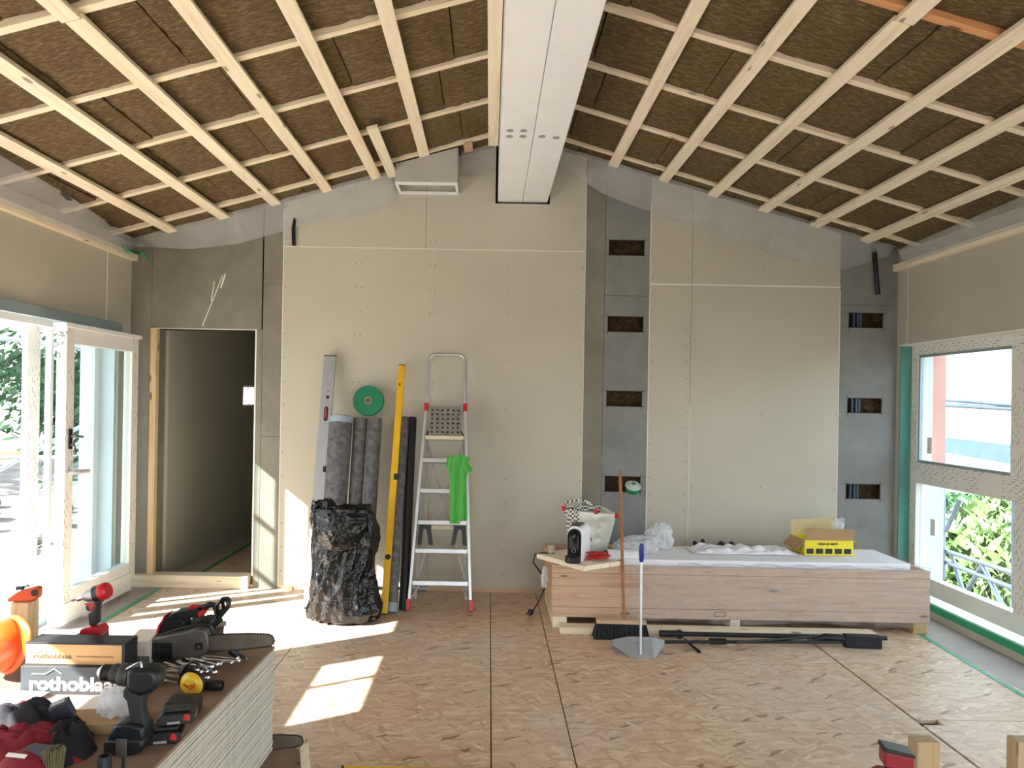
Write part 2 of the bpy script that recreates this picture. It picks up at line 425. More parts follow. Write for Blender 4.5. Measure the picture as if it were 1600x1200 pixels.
def dup(root, loc, rot=None, label=None, group=None):
    r = root.copy(); COL.objects.link(r); r.location = loc
    if rot is not None: r.rotation_euler = rot
    if label: r['label'] = label
    if group: r['group'] = group
    for ch in list(root.children):
        c = ch.copy(); COL.objects.link(c); c.parent = r
        for g in ch.children: d = g.copy(); COL.objects.link(d); d.parent = c
    return r
def text(name, s_, size, m, parent, loc, rot=(PI / 2, 0, 0), off=0.0, ext=.0006, sx_=1.0, shear=0):
    cu = bpy.data.curves.new(name, 'FONT'); cu.body = s_; cu.size = size; cu.extrude = ext; cu.offset = off; cu.shear = shear
    tmp = bpy.data.objects.new('tmp', cu); me = bpy.data.meshes.new_from_object(tmp); bpy.data.objects.remove(tmp)
    me.materials.clear(); me.materials.append(m); o = bpy.data.objects.new(name, me); COL.objects.link(o); o.parent = parent
    o.location = loc; o.rotation_euler = rot; o.scale = (sx_, 1, 1); return o
def nz(p, s=1.0, seed=0.0): return noise.noise(Vector(p) * s + Vector((seed, seed * 1.7, seed * .3)))
def rotm(ax, deg): return Matrix.Rotation(math.radians(deg), 4, ax)
def tr(x, y, z): return Matrix.Translation((x, y, z))

# ================================================================== THE ROOM
XL, XR, YB, YF = -3.04, 3.43, 6.05, -1.7
RX, RZ, K = 0.25, 3.77, 0.28
ANG = math.atan(K)
def zc(x): return RZ - K * abs(x - RX)          # underside of the ceiling battens

# --- floor: slab, OSB sheets with gaps, membrane strips
fl = struct(MB().box((XL - .33, YF, -.2), (XR + .35, 10.6, -.024)).build('floor', darkrub))
def sheet(x0, x1, y0, y1, hl=()):
    g = .003
    m = MB(); M = Matrix(((1, 0, 0, 0), (0, 0, 1, 0), (0, 1, 0, 0), (0, 0, 0, 1)))
    m.holes(x0 + g, x1 - g, y0 + g, y1 - g, hl, -.022, 0, None, M)
    return struct(m.build('floor_sheet', osb, fl))
for x0, x1, cuts in ((-2.71, -1.25, (-1.7, .9, 3.4)), (-1.25, .035, (-1.7, 2.05, 4.55)), (.035, .415, (-1.7, 2.2, 4.67)), (.415, 2.23, (-1.7, 1.1, 3.55))):
    for a, b in zip(cuts, cuts[1:] + (6.05,)): sheet(x0, x1, a, b)
sheet(2.24, 3.1, -1.7, 3.72, [(2.22, 2.35, 3.66, 3.73)]); sheet(2.24, 3.1, 3.72, 6.05)
struct(MB().box((XL, 6.05, -.022), (-1.2, 10.5, .03)).build('floor_sheet', osb, fl))
struct(MB().box((XL - .33, YF, -.02), (-2.71, 6.05, -.002)).build('floor_membrane', membrane, fl))
mm = MB(); pts = []
mm.box((3.1, YF, -.02), (XR + .35, 6.05, -.002)); struct(mm.build('floor_membrane', membrane, fl))

def strip(name, a, b, wd, m, lab, z=.0012, th=.001, group=None):
    a, b = Vector(a), Vector(b); L = (b - a).length
    o = MB().box((0, -wd / 2, 0), (L, wd / 2, th)).build(name, m); o.location = (a.x, a.y, z); o.rotation_euler = (0, 0, math.atan2(b.y - a.y, b.x - a.x))
    return tag(o, lab, 'tape', group)
strip('adhesive_tape', (-2.72, 5.95, 0), (-2.72, 2.9, 0), .045, green_t2, 'green adhesive tape sealing the floor membrane along the sliding door')
strip('adhesive_tape', (3.13, 5.6, 0), (3.0, 3.2, 0), .035, green_t2, 'green adhesive tape sealing the membrane strip along the right window')

# --- back wall
DX0, DX1, DZ = -2.865, -1.975, 2.18
bw = MB().holes(XL - .3, XR + .3, 0, 4.2, [(DX0, DX1, 0, DZ)], YB + .1, YB + .2).build('wall_back', dark_void)
struct(bw)
def wx(px, py): return at(px, py, Y=YB)
def panel(name, m, x0, x1, z0, z1, hl=(), sl=False, dy=0.0, th=.0125):
    g = .0015; o = MB()
    o.holes(x0 + g, x1 - g, z0 + g, z1 - g, hl, YB + dy, YB + dy + th, (lambda x: zc(x) + .14) if sl else None)
    return struct(o.build(name, m, bw, bevel=0))
TOP = 3.2
panel('cement_panel', cem, XL, -2.865, .1, TOP, sl=True)
panel('cement_panel', cem, -2.865, -1.935, DZ, TOP, sl=True)
panel('cement_panel', cem, -1.975, -1.925, 0, DZ, dy=-.002)
panel('cement_panel', cem, -1.925, -1.76, 0, 1.28, dy=-.002); panel('cement_panel', cem, -1.925, -1.76, 1.28, 2.57, dy=-.002)
panel('cement_panel', cem, -1.925, -1.76, 2.57, TOP, sl=True, dy=-.002)
za = 2.885; xs = .79
panel('gypsum_panel', gyp, -1.76, -.56, za, TOP, sl=True); panel('gypsum_panel', gyp, -.56, xs, za, 3.5, sl=True, hl=[(.02, .48, 3.28, 4.3)])
panel('gypsum_panel', gyp, -1.76, -.5, .03, za); panel('gypsum_panel', gyp, -.5, xs, .03, za)
panel('cement_panel', cem, xs, .955, .02, TOP, sl=True)
h1 = [(.985, 1.285, a, b) for a, b in ((2.86, 2.99), (2.215, 2.345), (1.585, 1.715), (.865, .995))]
panel('cement_panel', cem2, .955, 1.335, .02, 2.52, hl=h1); panel('cement_panel', cem2, .955, 1.335, 2.52, TOP, hl=h1, sl=True)
panel('gypsum_panel', gyp, 1.335, 1.69, .02, 2.62); panel('gypsum_panel', gyp, 1.335, 1.69, 2.625, 3.1, sl=True)
panel('gypsum_panel', gyp, 1.69, 2.945, .02, 2.62); panel('gypsum_panel', gyp, 1.69, 2.945, 2.625, 2.9, sl=True)
h2 = [(3.02, 3.31, a, b) for a, b in ((2.285, 2.41), (1.565, 1.69), (.84, .965))]
panel('cement_panel', cem2, 2.945, XR, .02, 2.475, hl=h2); panel('cement_panel', cem2, 2.945, XR, 2.475, 2.8, sl=True)
# pale cut edges
eg = MB()
for x0, x1, z0, z1 in ((1.333, 1.339, .02, 3.3), (1.339, 2.945, 2.618, 2.628), (.786, .790, .02, 3.5), (2.941, 2.946, .02, 2.6), (1.688, 1.692, .02, 1.6), (-1.763, -1.757, .02, 3.2), (-.501, -.499, .9, za), (-1.76, xs, za - .002, za + .003), (DX0, DX1, DZ - .006, DZ)):
    eg.box((x0, YB - .0025, z0), (x1, YB - .0001, z1))
struct(eg.build('board_joint', gyp_edge, bw))
# screw heads along the boards
sm = MB()
def screws(x, z0, z1, st=.2):
    z = z0
    while z < z1: sm.box((x - .004, YB - .0022, z - .004), (x + .004, YB - .0001, z + .004)); z += st
for x in (-1.74, -1.15, -1.1, -.52, -.48, .14, .77): screws(x, .15, 3.1)
for x in (1.36, 1.66): screws(x, .15, 2.9, .14)
for x in (1.72, 2.3, 2.92): screws(x, .3, 2.8, .62)
for x in (-1.9, -1.78, .97, 1.32, 2.97, 3.4): screws(x, .2, 2.4, .16)
for x in (-2.4, -2.05): screws(x, 2.3, 2.9, .14)
struct(sm.build('board_screws', steel_dk, bw))
# pencil cross lines and scratches
pm = MB()
for a, b, c, d in h1 + h2:
    for zz in (c, d): pm.box((a - .03, YB - .0012, zz - .0012), (b + .03, YB - .0001, zz + .0012))
    for xx in (a, b): pm.box((xx - .0012, YB - .0012, c - .03), (xx + .0012, YB - .0001, d + .03))
struct(pm.build('pencil_lines', ink_b, bw))
sk = MB()
for a, b, r in (((348, 430), (316, 510), .0035), ((335, 440), (330, 470), .004), ((352, 428), (345, 450), .006), ((290, 610), (291, 640), .003)):
    p, q = wx(*a), wx(*b); 
    if r == .003: continue
    p.y = q.y = YB - .0002; sk.cyl(p, q, r, n=4)
struct(sk.build('board_scratches', gyp_edge, bw))
# wool stuffed behind the cut outs
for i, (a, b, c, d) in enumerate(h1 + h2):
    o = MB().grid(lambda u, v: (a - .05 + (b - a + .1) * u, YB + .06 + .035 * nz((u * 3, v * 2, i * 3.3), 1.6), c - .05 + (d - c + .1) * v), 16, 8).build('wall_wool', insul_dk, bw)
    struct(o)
cd_ = MB()
for x in (3.07, 3.105, 3.13): cd_.cyl((x, YB + .035, .5), (x + .01, YB + .035, 2.7), .013, n=10)
struct(cd_.build('wall_conduit', mat('blue_conduit', rgb(64, 74, 92), .5), bw))
# bottom plate strip under the gypsum boards
struct(MB().box((-.5, YB - .004, 0), (.79, YB + .02, .035)).build('baseboard_back', pine_dk, None))

# --- doorway to the corridor
jm = MB(); jm.box((DX0, YB - .01, .1), (DX0 + .05, YB + .045, DZ)); struct(jm.build('trim_1', spruce_z)); struct(MB().box((DX0, YB + .046, .1), (DX0 + .035, YB + .2, DZ)).build('trim_13', cem))
jm = MB(); jm.box((DX1 - .012, YB, .1), (DX1, YB + .2, DZ)); struct(jm.build('trim_2', gyp_edge))
th = MB().box((XL + .01, YB - .05, 0), (-2.0, YB + .09, .105)).build('door_1', spruce, bevel=.004); struct(th)
cm = MB().box((-2.80 - .1, YB + .2, .03), (-2.80, 8.15, 2.6)); cm.box((-2.9, 8.6, .03), (-2.8, 10.5, 2.6)); cm.box((-2.9, 8.15, .03), (-2.8, 8.6, 1.5)); cm.box((-2.9, 8.15, 1.74), (-2.8, 8.6, 2.6))
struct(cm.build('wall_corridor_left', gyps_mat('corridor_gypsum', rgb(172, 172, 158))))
struct(MB().box((-1.2, YB + .2, .03), (-1.1, 10.5, 2.6)).build('wall_corridor_right', gyp))
struct(MB().box((-2.9, 10.4, .03), (-1.1, 10.5, 2.6)).build('wall_corridor_end', cem))
struct(MB().box((-3.0, YB + .2, 2.6), (-1.0, 10.5, 2.7)).build('ceiling_corridor', gyp))
wf = MB(); 
for y0, y1, z0, z1 in ((8.15, 8.18, 1.5, 1.74), (8.57, 8.6, 1.5, 1.74), (8.15, 8.6, 1.5, 1.52), (8.15, 8.6, 1.72, 1.74), (8.36, 8.38, 1.5, 1.74)): wf.box((-2.9, y0, z0), (-2.82, y1, z1))
struct(wf.build('window_3', white_pvc))
strip('membrane_tape', (-2.55, 6.3, 0), (-2.55, 9.8, 0), .05, green_t2, 'green adhesive tape running along the corridor floor beyond the doorway', z=.0312)
struct(MB().box((-2.8, YB + .2, .03), (-2.6, 10.4, .033)).build('trim_3', membrane))

# --- left wall: opening from the floor to 2.15 m
OY0, OY1, OZ = .4, 5.86, 2.15
wl = MB(); M90 = Matrix.Rotation(PI / 2, 4, 'Z')
for (y0, y1, z0, z1) in ((YF, OY0, 0, OZ), (OY1, YB + .2, 0, OZ), (YF, YB + .2, OZ, 2.95)): wl.box((XL - .29, y0, z0), (XL, y1, z1))
wl = struct(wl.build('wall_left', gyp_side))
struct(MB().box((XL - .004, 5.66, OZ), (XL + .002, 5.672, 2.8)).build('board_joint', gyp_edge, wl))
struct(MB().box((XL, YF, 2.74), (XL + .05, YB, 2.80)).build('trim_4', spruce_y))
struct(MB().box((XL - .30, OY1 - .02, 0), (XL - .02, OY1, OZ)).build('trim_5', plast_w, bevel=.002))
# --- right wall
WY0, WY1, WZ0, WZ1 = .5, 6.0, .13, 2.14
wr = MB()
for (y0, y1, z0, z1) in ((YF, WY0, 0, WZ1), (YF, YB + .2, WZ1, 2.95), (WY1, YB + .2, 0, WZ1), (WY0, WY1, -.02, .05)): wr.box((XR, y0, z0), (XR + .35, y1, z1))
wr = struct(wr.build('wall_right', gyp_side))
struct(MB().box((XR - .002, 5.9, WZ1), (XR + .004, 5.905, 2.8)).build('board_joint', gyp_edge, wr))
struct(MB().box((XR - .045, YF, 2.76), (XR, YB, 2.82)).build('trim_6', spruce_y))
struct(MB().box((XR - .003, WY0, WZ1 - .012), (XR + .35, WY1, WZ1)).build('trim_7', gyp_edge))
struct(MB().box((XR + .001, WY1 - .013, .05), (XR + .1, WY1, WZ1)).build('trim_8', teal_b))
struct(MB().box((XR + .171, WY1 - .014, .05), (XR + .27, WY1, WZ1)).build('trim_9', plast_w)); struct(MB().box((XR + .27, WY1 - .014, 1.1), (XR + .38, WY1, WZ1)).build('trim_11', salmon)); struct(MB().box((XR + .27, WY1 - .014, .05), (XR + .38, WY1, 1.1)).build('trim_12', plast_w))
struct(MB().box((XR, WY0, .05), (XR + .03, WY1, .10)).build('trim_10', green_t2))
# --- front wall (behind the camera) with wide openings
fw = MB().holes(XL - .33, XR + .35, 0, 3.0, [(-1.2, 2.6, .0, 2.3)], YF - .2, YF); struct(fw.build('wall_front', gyp_side))
struct(MB().prism([(XL - .4, 2.95), (XR + .4, 2.95), (RX, 4.1)], YF - .2, YF).build('wall_front_gable', gyp_side))

# --- roof deck above the insulation
dk = MB()
for s_ in (-1, 1):
    xe = XL - .4 if s_ < 0 else XR + .4
    dk.prism([(RX, RZ + .16), (xe, zc(xe) + .16), (xe, zc(xe) + .3), (RX, RZ + .3)], YF - .2, YB + .2)
struct(dk.build('ceiling', dark_void))

# --- ridge beam: two white laminated members
BX0, BXM, BX1, BZ = .04, .25, .46, 3.30
bm_ = T('ridge_beam', 'white twin ridge beam running overhead from the back wall', 'beam', (0, 0, BZ))
for x0, x1 in ((BX0, BXM - .0015), (BXM + .0015, BX1)):
    MB().box((x0, YF + .01, 0), (x1, YB + .08, RZ + .12 - BZ)).build('beam_member', white_p, bm_, bevel=.004)
pg = [(797, 204), (818, 204), (796, 213), (817, 213), (847, 213), (869, 215)]
for px, py in pg:
    p = at(px, py, Z=BZ); MB().lathe([(.0, -.002), (.022, -.002), (.022, .004), (.0, .004)], 20).build('bolt_plug', mat('plug_grey', rgb(150, 150, 150), .6) if 'plug_grey' not in MATS else MATS['plug_grey'], bm_, loc=(p.x, p.y, -.0005))

# --- ceiling battens
def slope_batten(name, x, y0, y1, wd, th, dz, m, lab, cat='batten', group=None, side=None):
    """board running with the ridge, lying flat under the slope"""
    s_ = (1 if x > RX else -1) if side is None else side
    o = MB().box((-wd / 2, 0, 0), (wd / 2, y1 - y0, th)).build(name, m, bevel=.002)
    o.location = (x, y0, zc(x) + dz); o.rotation_euler = (0, s_ * ANG, 0)
    return tag(o, lab, cat, group)
ords = ['first', 'second', 'third', 'fourth', 'fifth', 'sixth', 'seventh']
LXS = [-2.64, -2.215, -1.79, -1.365, -.965, -.55]; RXS = [.985, 1.40, 1.81, 2.23, 2.655, 3.075]
for i, x in enumerate(LXS):
    e = 5.93 if i < 5 else 5.70
    if i == 2:
        slope_batten('ceiling_batten', x, 3.045, e, .082, .028, 0, spruce_y, 'pale ceiling batten, third from the left wall, ending in a butt joint')
        slope_batten('ceiling_batten', x - .012, YF + .02, 3.04, .082, .028, 0, spruce_y, 'short stretch of ceiling batten beyond the butt joint at top left corner')
    else: slope_batten('ceiling_batten', x, YF + .02, e, .082, .028, 0, spruce_y, 'long pale ceiling batten on the left slope, %s from the left wall' % ords[i])
for i, x in enumerate(RXS):
    if i == 2:
        slope_batten('ceiling_batten', x, 3.20, 5.93, .082, .028, 0, spruce_y, 'pale ceiling batten on the right slope, third from the beam, up to its butt joint')
        slope_batten('ceiling_batten', x + .008, YF + .02, 3.195, .082, .028, 0, spruce_y, 'stretch of ceiling batten past the butt joint on the right slope')
    else: slope_batten('ceiling_batten', x, YF + .02, 5.93, .082, .028, 0, spruce_y, 'long pale ceiling batten on the right slope, %s from the ridge beam' % ords[i])
o = MB().box((-.055, 0, 0), (.026, 5.84 - YF - .02, .05)).build('beam_batten', spruce_y, bevel=.002); o.location = (.008, YF + .02, 3.69)
tag(o, 'thick pale batten fixed along the left side of the white beam', 'batten')
# cross battens
LYS = [5.72, 5.05, 4.38, 3.71, 3.04, 2.37, 1.70, 1.03]; RYS = [5.76, 5.11, 4.46, 3.81, 3.16, 2.50, 1.84, 1.18]
def cross(y, s_, lab, m=spruce):
    x0, x1 = (RX - .23, XL + .01) if s_ < 0 else (RX + .23, XR - .01)
    L = abs(x1 - x0) / math.cos(ANG); o = MB().box((0, -.024, 0), (L, .024, .05)).build('cross_batten', m, bevel=.002)
    if s_ > 0: o.location = (x0, y, zc(x0) + .032); o.rotation_euler = (0, ANG, 0)
    else: o.location = (x1, y, zc(x1) + .032); o.rotation_euler = (0, -ANG, 0)
    return tag(o, lab, 'batten')
for i, y in enumerate(LYS): cross(y, -1, 'cross batten above the long battens, left slope, %s row from the back wall' % (ords + ['eighth'])[i])
for i, y in enumerate(RYS): cross(y, 1, ('orange-toned' if i == 4 else 'pale') + ' cross batten above the long battens, right slope, %s row from the back wall' % (ords + ['eighth'])[i], pine_rd if i == 4 else spruce)
# mineral wool slabs between the cross battens
for s_, YS, nm in ((-1, LYS, 'left'), (1, RYS, 'right')):
    rows = [(YS[0] + .024, YB - .002)] + [(YS[i + 1] + .024, YS[i] - .024) for i in range(7)] + [(YF, YS[7] - .024)]
    xr_ = RX + s_ * .215; xe = XL if s_ < 0 else XR; Ltot = abs(xe - xr_)
    cuts = [0, .32, .93, 1.53, 2.14, 2.75, Ltot] if s_ < 0 else [0, .17, .86, 1.47, 2.08, 2.75, Ltot]
    for ri, (y0, y1) in enumerate(rows):
        off = (-.05 if ri % 2 else .05)
        cc = [0] + [c + off for c in cuts[1:-1]] + [Ltot]
        for ci in range(len(cc) - 1):
            a, b = cc[ci] / math.cos(ANG), cc[ci + 1] / math.cos(ANG)
            g = .003; dz_ = rnd.uniform(-.006, .006); sd = rnd.uniform(0, 50)
            nu, nv = 14, 12
            def f(u, v, a=a, b=b, y0=y0, y1=y1, sd=sd, dz_=dz_):
                ed = min(u, 1 - u, v, 1 - v) * 8; ed = min(1, ed)
                z = .041 + dz_ + .006 * nz((u * 2, v * 2, sd), 2) + .012 * max(0, nz((u * 5, v * 5, sd + 9), 1.3) - .1) + (1 - ed) * (.010 + .018 * abs(nz((u * 9, v * 9, sd), 1.1)))
                return (s_ * (a + g + (b - a - 2 * g) * u), y0 + g + (y1 - y0 - 2 * g) * v, z)
            m_ = MB().grid(f, nu, nv); N = nv + 1; base = [(s_ * (a + g), y0 + g, .12), (s_ * (b - g), y0 + g, .12), (s_ * (b - g), y1 - g, .12), (s_ * (a + g), y1 - g, .12)]
            m_.add(base, [(0, 1, 2, 3)])
            o_ = len(m_.v) - 4; m_.f += [[0, N * nu, o_ + 1, o_], [N * nu, N * nu + nv, o_ + 2, o_ + 1], [N * nu + nv, nv, o_ + 3, o_ + 2], [nv, 0, o_, o_ + 3]]; m_.mi += [0] * 4
            o = m_.build('insulation_batt', insul_l, smooth=60)
            o.location = (xr_, 0, zc(xr_)); o.rotation_euler = (0, s_ * ANG, 0)
            rown = '%s row from back wall' % (ords + ['eighth', 'ninth'])[ri]
            coln = ['touching the beam', 'second from the beam', 'third from the beam', 'third from side wall', 'second from side wall', 'touching side wall'][ci]
            tag(o, 'brown wool slab, %s slope, %s, %s' % (nm, rown, coln), 'insulation', 'mineral wool slabs between the %s cross battens' % nm)
# short offcuts by the duct
o = MB().box((-.038, 0, 0), (.038, .60, .028)).build('timber_offcut', spruce_y, bevel=.002); p = at(582, 203, Z=zc(-.84) - .03); p2 = at(605, 278, Z=zc(-.82) - .03)
o.location = (p.x, p.y, zc(p.x) - .03); o.rotation_euler = (0, -ANG, 0)
o.data.transform(Matrix.Scale(max(.3, (5.9 - p.y)) / .60, 4, (0, 1, 0))); tag(o, 'short timber offcut screwed under the ceiling, left of the grey duct box', 'timber')
o = MB().box((-.035, 0, 0), (.035, .16, .028)).build('timber_offcut', pine_dk, bevel=.002); o.location = (-.205, 5.70, zc(-.205) - .0); o.rotation_euler = (0, -ANG, 0)
tag(o, 'small timber block under the ceiling between grey duct box and beam', 'timber')

# --- duct box on the back wall
db = T('duct_box', 'grey board duct box with white-edged open mouth high on back wall', 'duct', (-.54, YB, 3.345))
hw, dp, t_ = .25, .28, .02
def ztop(x): return zc(x - .54) - 3.345 + .03
dmat = mat('duct_board', rgb(176, 174, 168), .7, var=.04)
MB().prism([(-hw, 0.02), (hw, .02), (hw, ztop(hw)), (-hw, ztop(-hw))], -dp, -dp + t_).build('front_board', dmat, db)
MB().prism([(-hw, .02), (-hw + t_, .02), (-hw + t_, ztop(-hw)), (-hw, ztop(-hw))], -dp + t_, -.001).build('side_board', dmat, db)
MB().prism([(hw - t_, .02), (hw, .02), (hw, ztop(hw)), (hw - t_, ztop(hw))], -dp + t_, -.001).build('side_board', dmat, db)
rim = MB(); 
for a, b in (((-hw, -dp, 0), (hw, -dp + t_, .02)), ((-hw, -t_, 0), (hw, -.001, .02)), ((-hw, -dp + t_, 0), (-hw + t_, -t_, .02)), ((hw - t_, -dp + t_, 0), (hw, -t_, .02))): rim.box(a, b)
rim.build('mouth_rim', white_p, db)
MB().box((-hw + t_, -dp + t_, .12), (hw - t_, -t_, .13)).build('inner_board', dmat, db)

# --- vapour barrier film hanging where ceiling meets walls
def filmstrip(name, xs_, drop, lab, y=YB - .03, seed=0):
    n = len(xs_) * 14
    def f(u, v):
        x = xs_[0] + (xs_[-1] - xs_[0]) * u; d = 0
        k = u * (len(drop) - 1); i = min(int(k), len(drop) - 2); d = drop[i] + (drop[i + 1] - drop[i]) * (k - i)
        zt = zc(x) + .03
        return (x, y - .13 * (1 - v) ** 2 * 1.0 - .02 * nz((x * 2.2, v, seed), 1.5) - .015 * math.sin(x * 9 + v * 2) * v, zt - d * v + .0)
    o = MB().grid(f, n, 8).build(name, film_m, smooth=60); s_ = o.modifiers.new('thick', 'SOLIDIFY'); s_.thickness = .0008
    return tag(o, lab, 'film')
filmstrip('vapour_film', (-3.0, -1.9, -.82), (.04, .17, .24, .22, .26, .24), 'translucent vapour film hanging on the back wall, left of the duct box')
filmstrip('vapour_film', (-.27, -.1, .02), (.14, .18, .16), 'small piece of translucent film between duct box and white beam', seed=2)
filmstrip('vapour_film', (.5, 1.9, 3.32), (.12, .24, .28, .30, .32, .33, .30, .06), 'translucent vapour film hanging on back wall, right of the beam', seed=5)
def sidefilm(name, x_, s_, ys, drops, lab, seed):
    def f(u, v):
        y = ys[0] + (ys[1] - ys[0]) * u; k = u * (len(drops) - 1); i = min(int(k), len(drops) - 2); d = drops[i] + (drops[i + 1] - drops[i]) * (k - i)
        # from the ceiling edge (v=1) to the wall (v=0)
        x = x_ + s_ * (.025 + d * v); z = zc(x) - .012 - .09 * (1 - v) ** 1.5 - .035 * math.sin(v * PI) * (1 + .5 * nz((y, v, seed), 1.2))
        return (x, y, z)
    o = MB().grid(f, 60, 10).build(name, film_m, smooth=60); m_ = o.modifiers.new('thick', 'SOLIDIFY'); m_.thickness = .0008
    return tag(o, lab, 'film')
fo = sidefilm('vapour_film', XL, 1, (YF + .1, 5.9), (.3, .3, .28, .30, .33, .24, .10), 'translucent printed vapour film along the top of the left wall', 3)
sidefilm('vapour_film', XR, -1, (YF + .1, 5.85), (.3, .3, .26, .30, .22, .16, .10), 'translucent vapour film along the top of the right wall', 8)
g_ = MB().grid(lambda u, v: (-3.0 + .17 * u, 5.72 + .22 * v + .01 * math.sin(u * 9), 2.80 - .05 * u + .02 * math.sin(v * 7 + u * 5)), 10, 8).build('tape_patch', green_t2, smooth=60)
tag(g_, 'crumpled green tape patch in the upper left corner of the back wall', 'tape')
# printed marks on the left film
for (y, xx) in ((4.02, .27), (4.7, .30), (5.35, .24)):
    x = XL + xx; text('film_print', 'IIIIIII', .05, ink_b, fo, (x - .04, y - .1, zc(x) - .034), (PI, ANG, PI / 2), off=.002)
# dark conduit tails
def tail(pts, r, lab, m=blackm):
    o = MB().tube(pts, r, 8).build('conduit_tail', m, smooth=60); o['kind']='thing'; return tag(o, lab, 'conduit')
tail([(-1.665, YB - .02, 3.12), (-1.665, YB - .02, 3.1), (-1.675, YB - .02, 3.03), (-1.67, YB - .02, 2.89)], .016, 'dark conduit end hanging at upper left of the beige boards')
tail([(3.2, YB - .03, 2.98), (3.2, YB - .06, 2.85), (3.215, YB - .06, 2.7), (3.235, YB - .05, 2.56)], .02, 'dark conduit end hanging in the upper right corner')

# --- left sliding door (fixed frame + slid-open sash)
dL = struct(MB().box((XL - .22, OY0, OZ - .07), (XL - .06, OY1 - .02, OZ)).build('door_2', white_pvc, bevel=.003))
def part(name, m, a, b, par, bev=.003, k='structure'):
    o = MB().box(a, b).build(name, m, par, bevel=bev)
    if k: o['kind'] = k
    return o
part('door_track', track_m, (XL - .02, OY0, OZ - .03), (XL + .03, OY1, OZ + .045), dL)
part('door_track', track_m, (XL - .14, OY0, -.0), (XL - .04, OY1 - .02, .03), dL)
for y0, y1 in ((OY0, OY0 + .08), (2.0, 2.2), (3.07, 3.46), (4.93, 5.07), (5.19, 5.225), (OY1 - .09, OY1 - .02)):
    part('door_post', print_y if y0 == 4.93 else white_pvc, (XL - (.22 if y0 < 4 else .18), y0, .03), (XL - (.08 if y0 < 4 else .14), y1, OZ - .07), dL)
part('door_rail', white_pvc, (XL - .20, 2.2, 1.24), (XL - .1, 3.07, 1.74), dL)  # unseen transom, added to shade the floor left of the sun patch
part('door_rail', white_pvc, (XL - .18, 5.225, .03), (XL - .14, OY1 - .09, .12), dL)
part('door_pane', glass_m, (XL - .165, 5.225, .12), (XL - .155, OY1 - .09, OZ - .07), dL, 0)
part('door_pane', glass_m, (XL - .165, 5.07, .03), (XL - .155, 5.19, OZ - .07), dL, 0)
SXc = -2.93
sash = T('sliding_door_sash', 'white glazed sliding sash slid aside in front of the left door', 'door', (SXc, 4.9, .0)); sash['kind'] = 'structure'
def sp(name, m, a, b, bev=.003, par=sash):
    return part(name, m, a, b, par, bev)
sp('sash_stile', print_y, (-.035, 0, .12), (.035, .095, 2.08)); sp('sash_stile', print_y, (-.035, .90, .12), (.035, 1.0, 2.08))
sp('sash_rail', white_pvc, (-.035, .095, 1.96), (.035, .90, 2.08)); sp('sash_rail', white_pvc, (-.035, .095, .12), (.035, .90, .25))
sp('bottom_cover', white_pvc, (-.06, -.015, .03), (.045, .93, .17)); sp('top_cover', white_pvc, (-.045, -.03, 2.07), (.05, 1.03, 2.10))
sp('sash_pane', glass_m, (-.012, .095, .25), (.012, .90, 1.96), 0)
hd = T('door_handle', None, None); del_ = hd; hd.parent = sash; hd.location = (.036, .05, 1.30)
MB().box((0, -.018, -.07), (.010, .018, .07)).build('handle_plate', blackp, hd, bevel=.003)
k_ = MB(); k_.cyl((.010, 0, .02), (.045, 0, .02), .009); k_.tube([(.045, 0, .02), (.05, .03, .018), (.05, .07, .012)], .008); k_.lathe([(.0, 0), (.011, 0), (.011, .02), (0, .02)], 14, tr(.01, 0, -.04) @ rotm('Y', 90)); k_.box((.03, -.002, -.09), (.034, .012, -.035)); k_.box((.03, .005, -.11), (.036, .02, -.06))
k_.build('handle_lever', steel_dk, hd, smooth=40)
hd2 = MB(); hd2.tube([(0, 0, 0), (.03, 0, 0), (.045, .04, 0), (.045, .16, -.005)], [.018, .018, .017, .016], 12)
for v in hd2.v:
    d = nz(v, 70) * .005; v += Vector((d, d, nz(v, 60, 4) * .006))
o = hd2.build('wrapped_handle', film('handle_wrap', rgb(214, 214, 216), .85, 1, .25, 30, 1), sash, smooth=70, loc=(.036, .045, 1.07)); o['label'] = 'pull handle wrapped in clear film'

# --- right window: frame with two sashes over fixed lower panes
dR = struct(MB().box((XR + .09, WY0, .13), (XR + .17, WY1 - .014, .26)).build('window_1', white_pvc, bevel=.004))
FX0, FX1 = XR + .09, XR + .17
part('window_frame', print_z, (FX0, WY0, 2.05), (FX1, WY1 - .014, WZ1 - .012), dR)
part('window_frame', print_z, (FX0, WY0, 1.00), (FX1, WY1 - .014, 1.17), dR)
MU = [5.92, 4.66, 3.42, 2.2, .98]
part('window_frame', print_y, (FX0, 5.90, .26), (FX1, WY1 - .014, 1.00), dR); part('window_frame', print_y, (FX0, 5.90, 1.17), (FX1, WY1 - .014, 2.05), dR)
for i, y in enumerate((4.74, 3.52, 2.3, 1.08)):
    part('window_frame', print_y, (FX0, y - .05, .26), (FX1, y + .05, 1.00), dR); part('window_frame', print_y, (FX0 - .01, y - .085, 1.17), (FX1, y + .085, 2.05), dR)
ed = [5.90, 4.825, 4.655, 3.605, 3.435, 2.385, 2.215, 1.165]
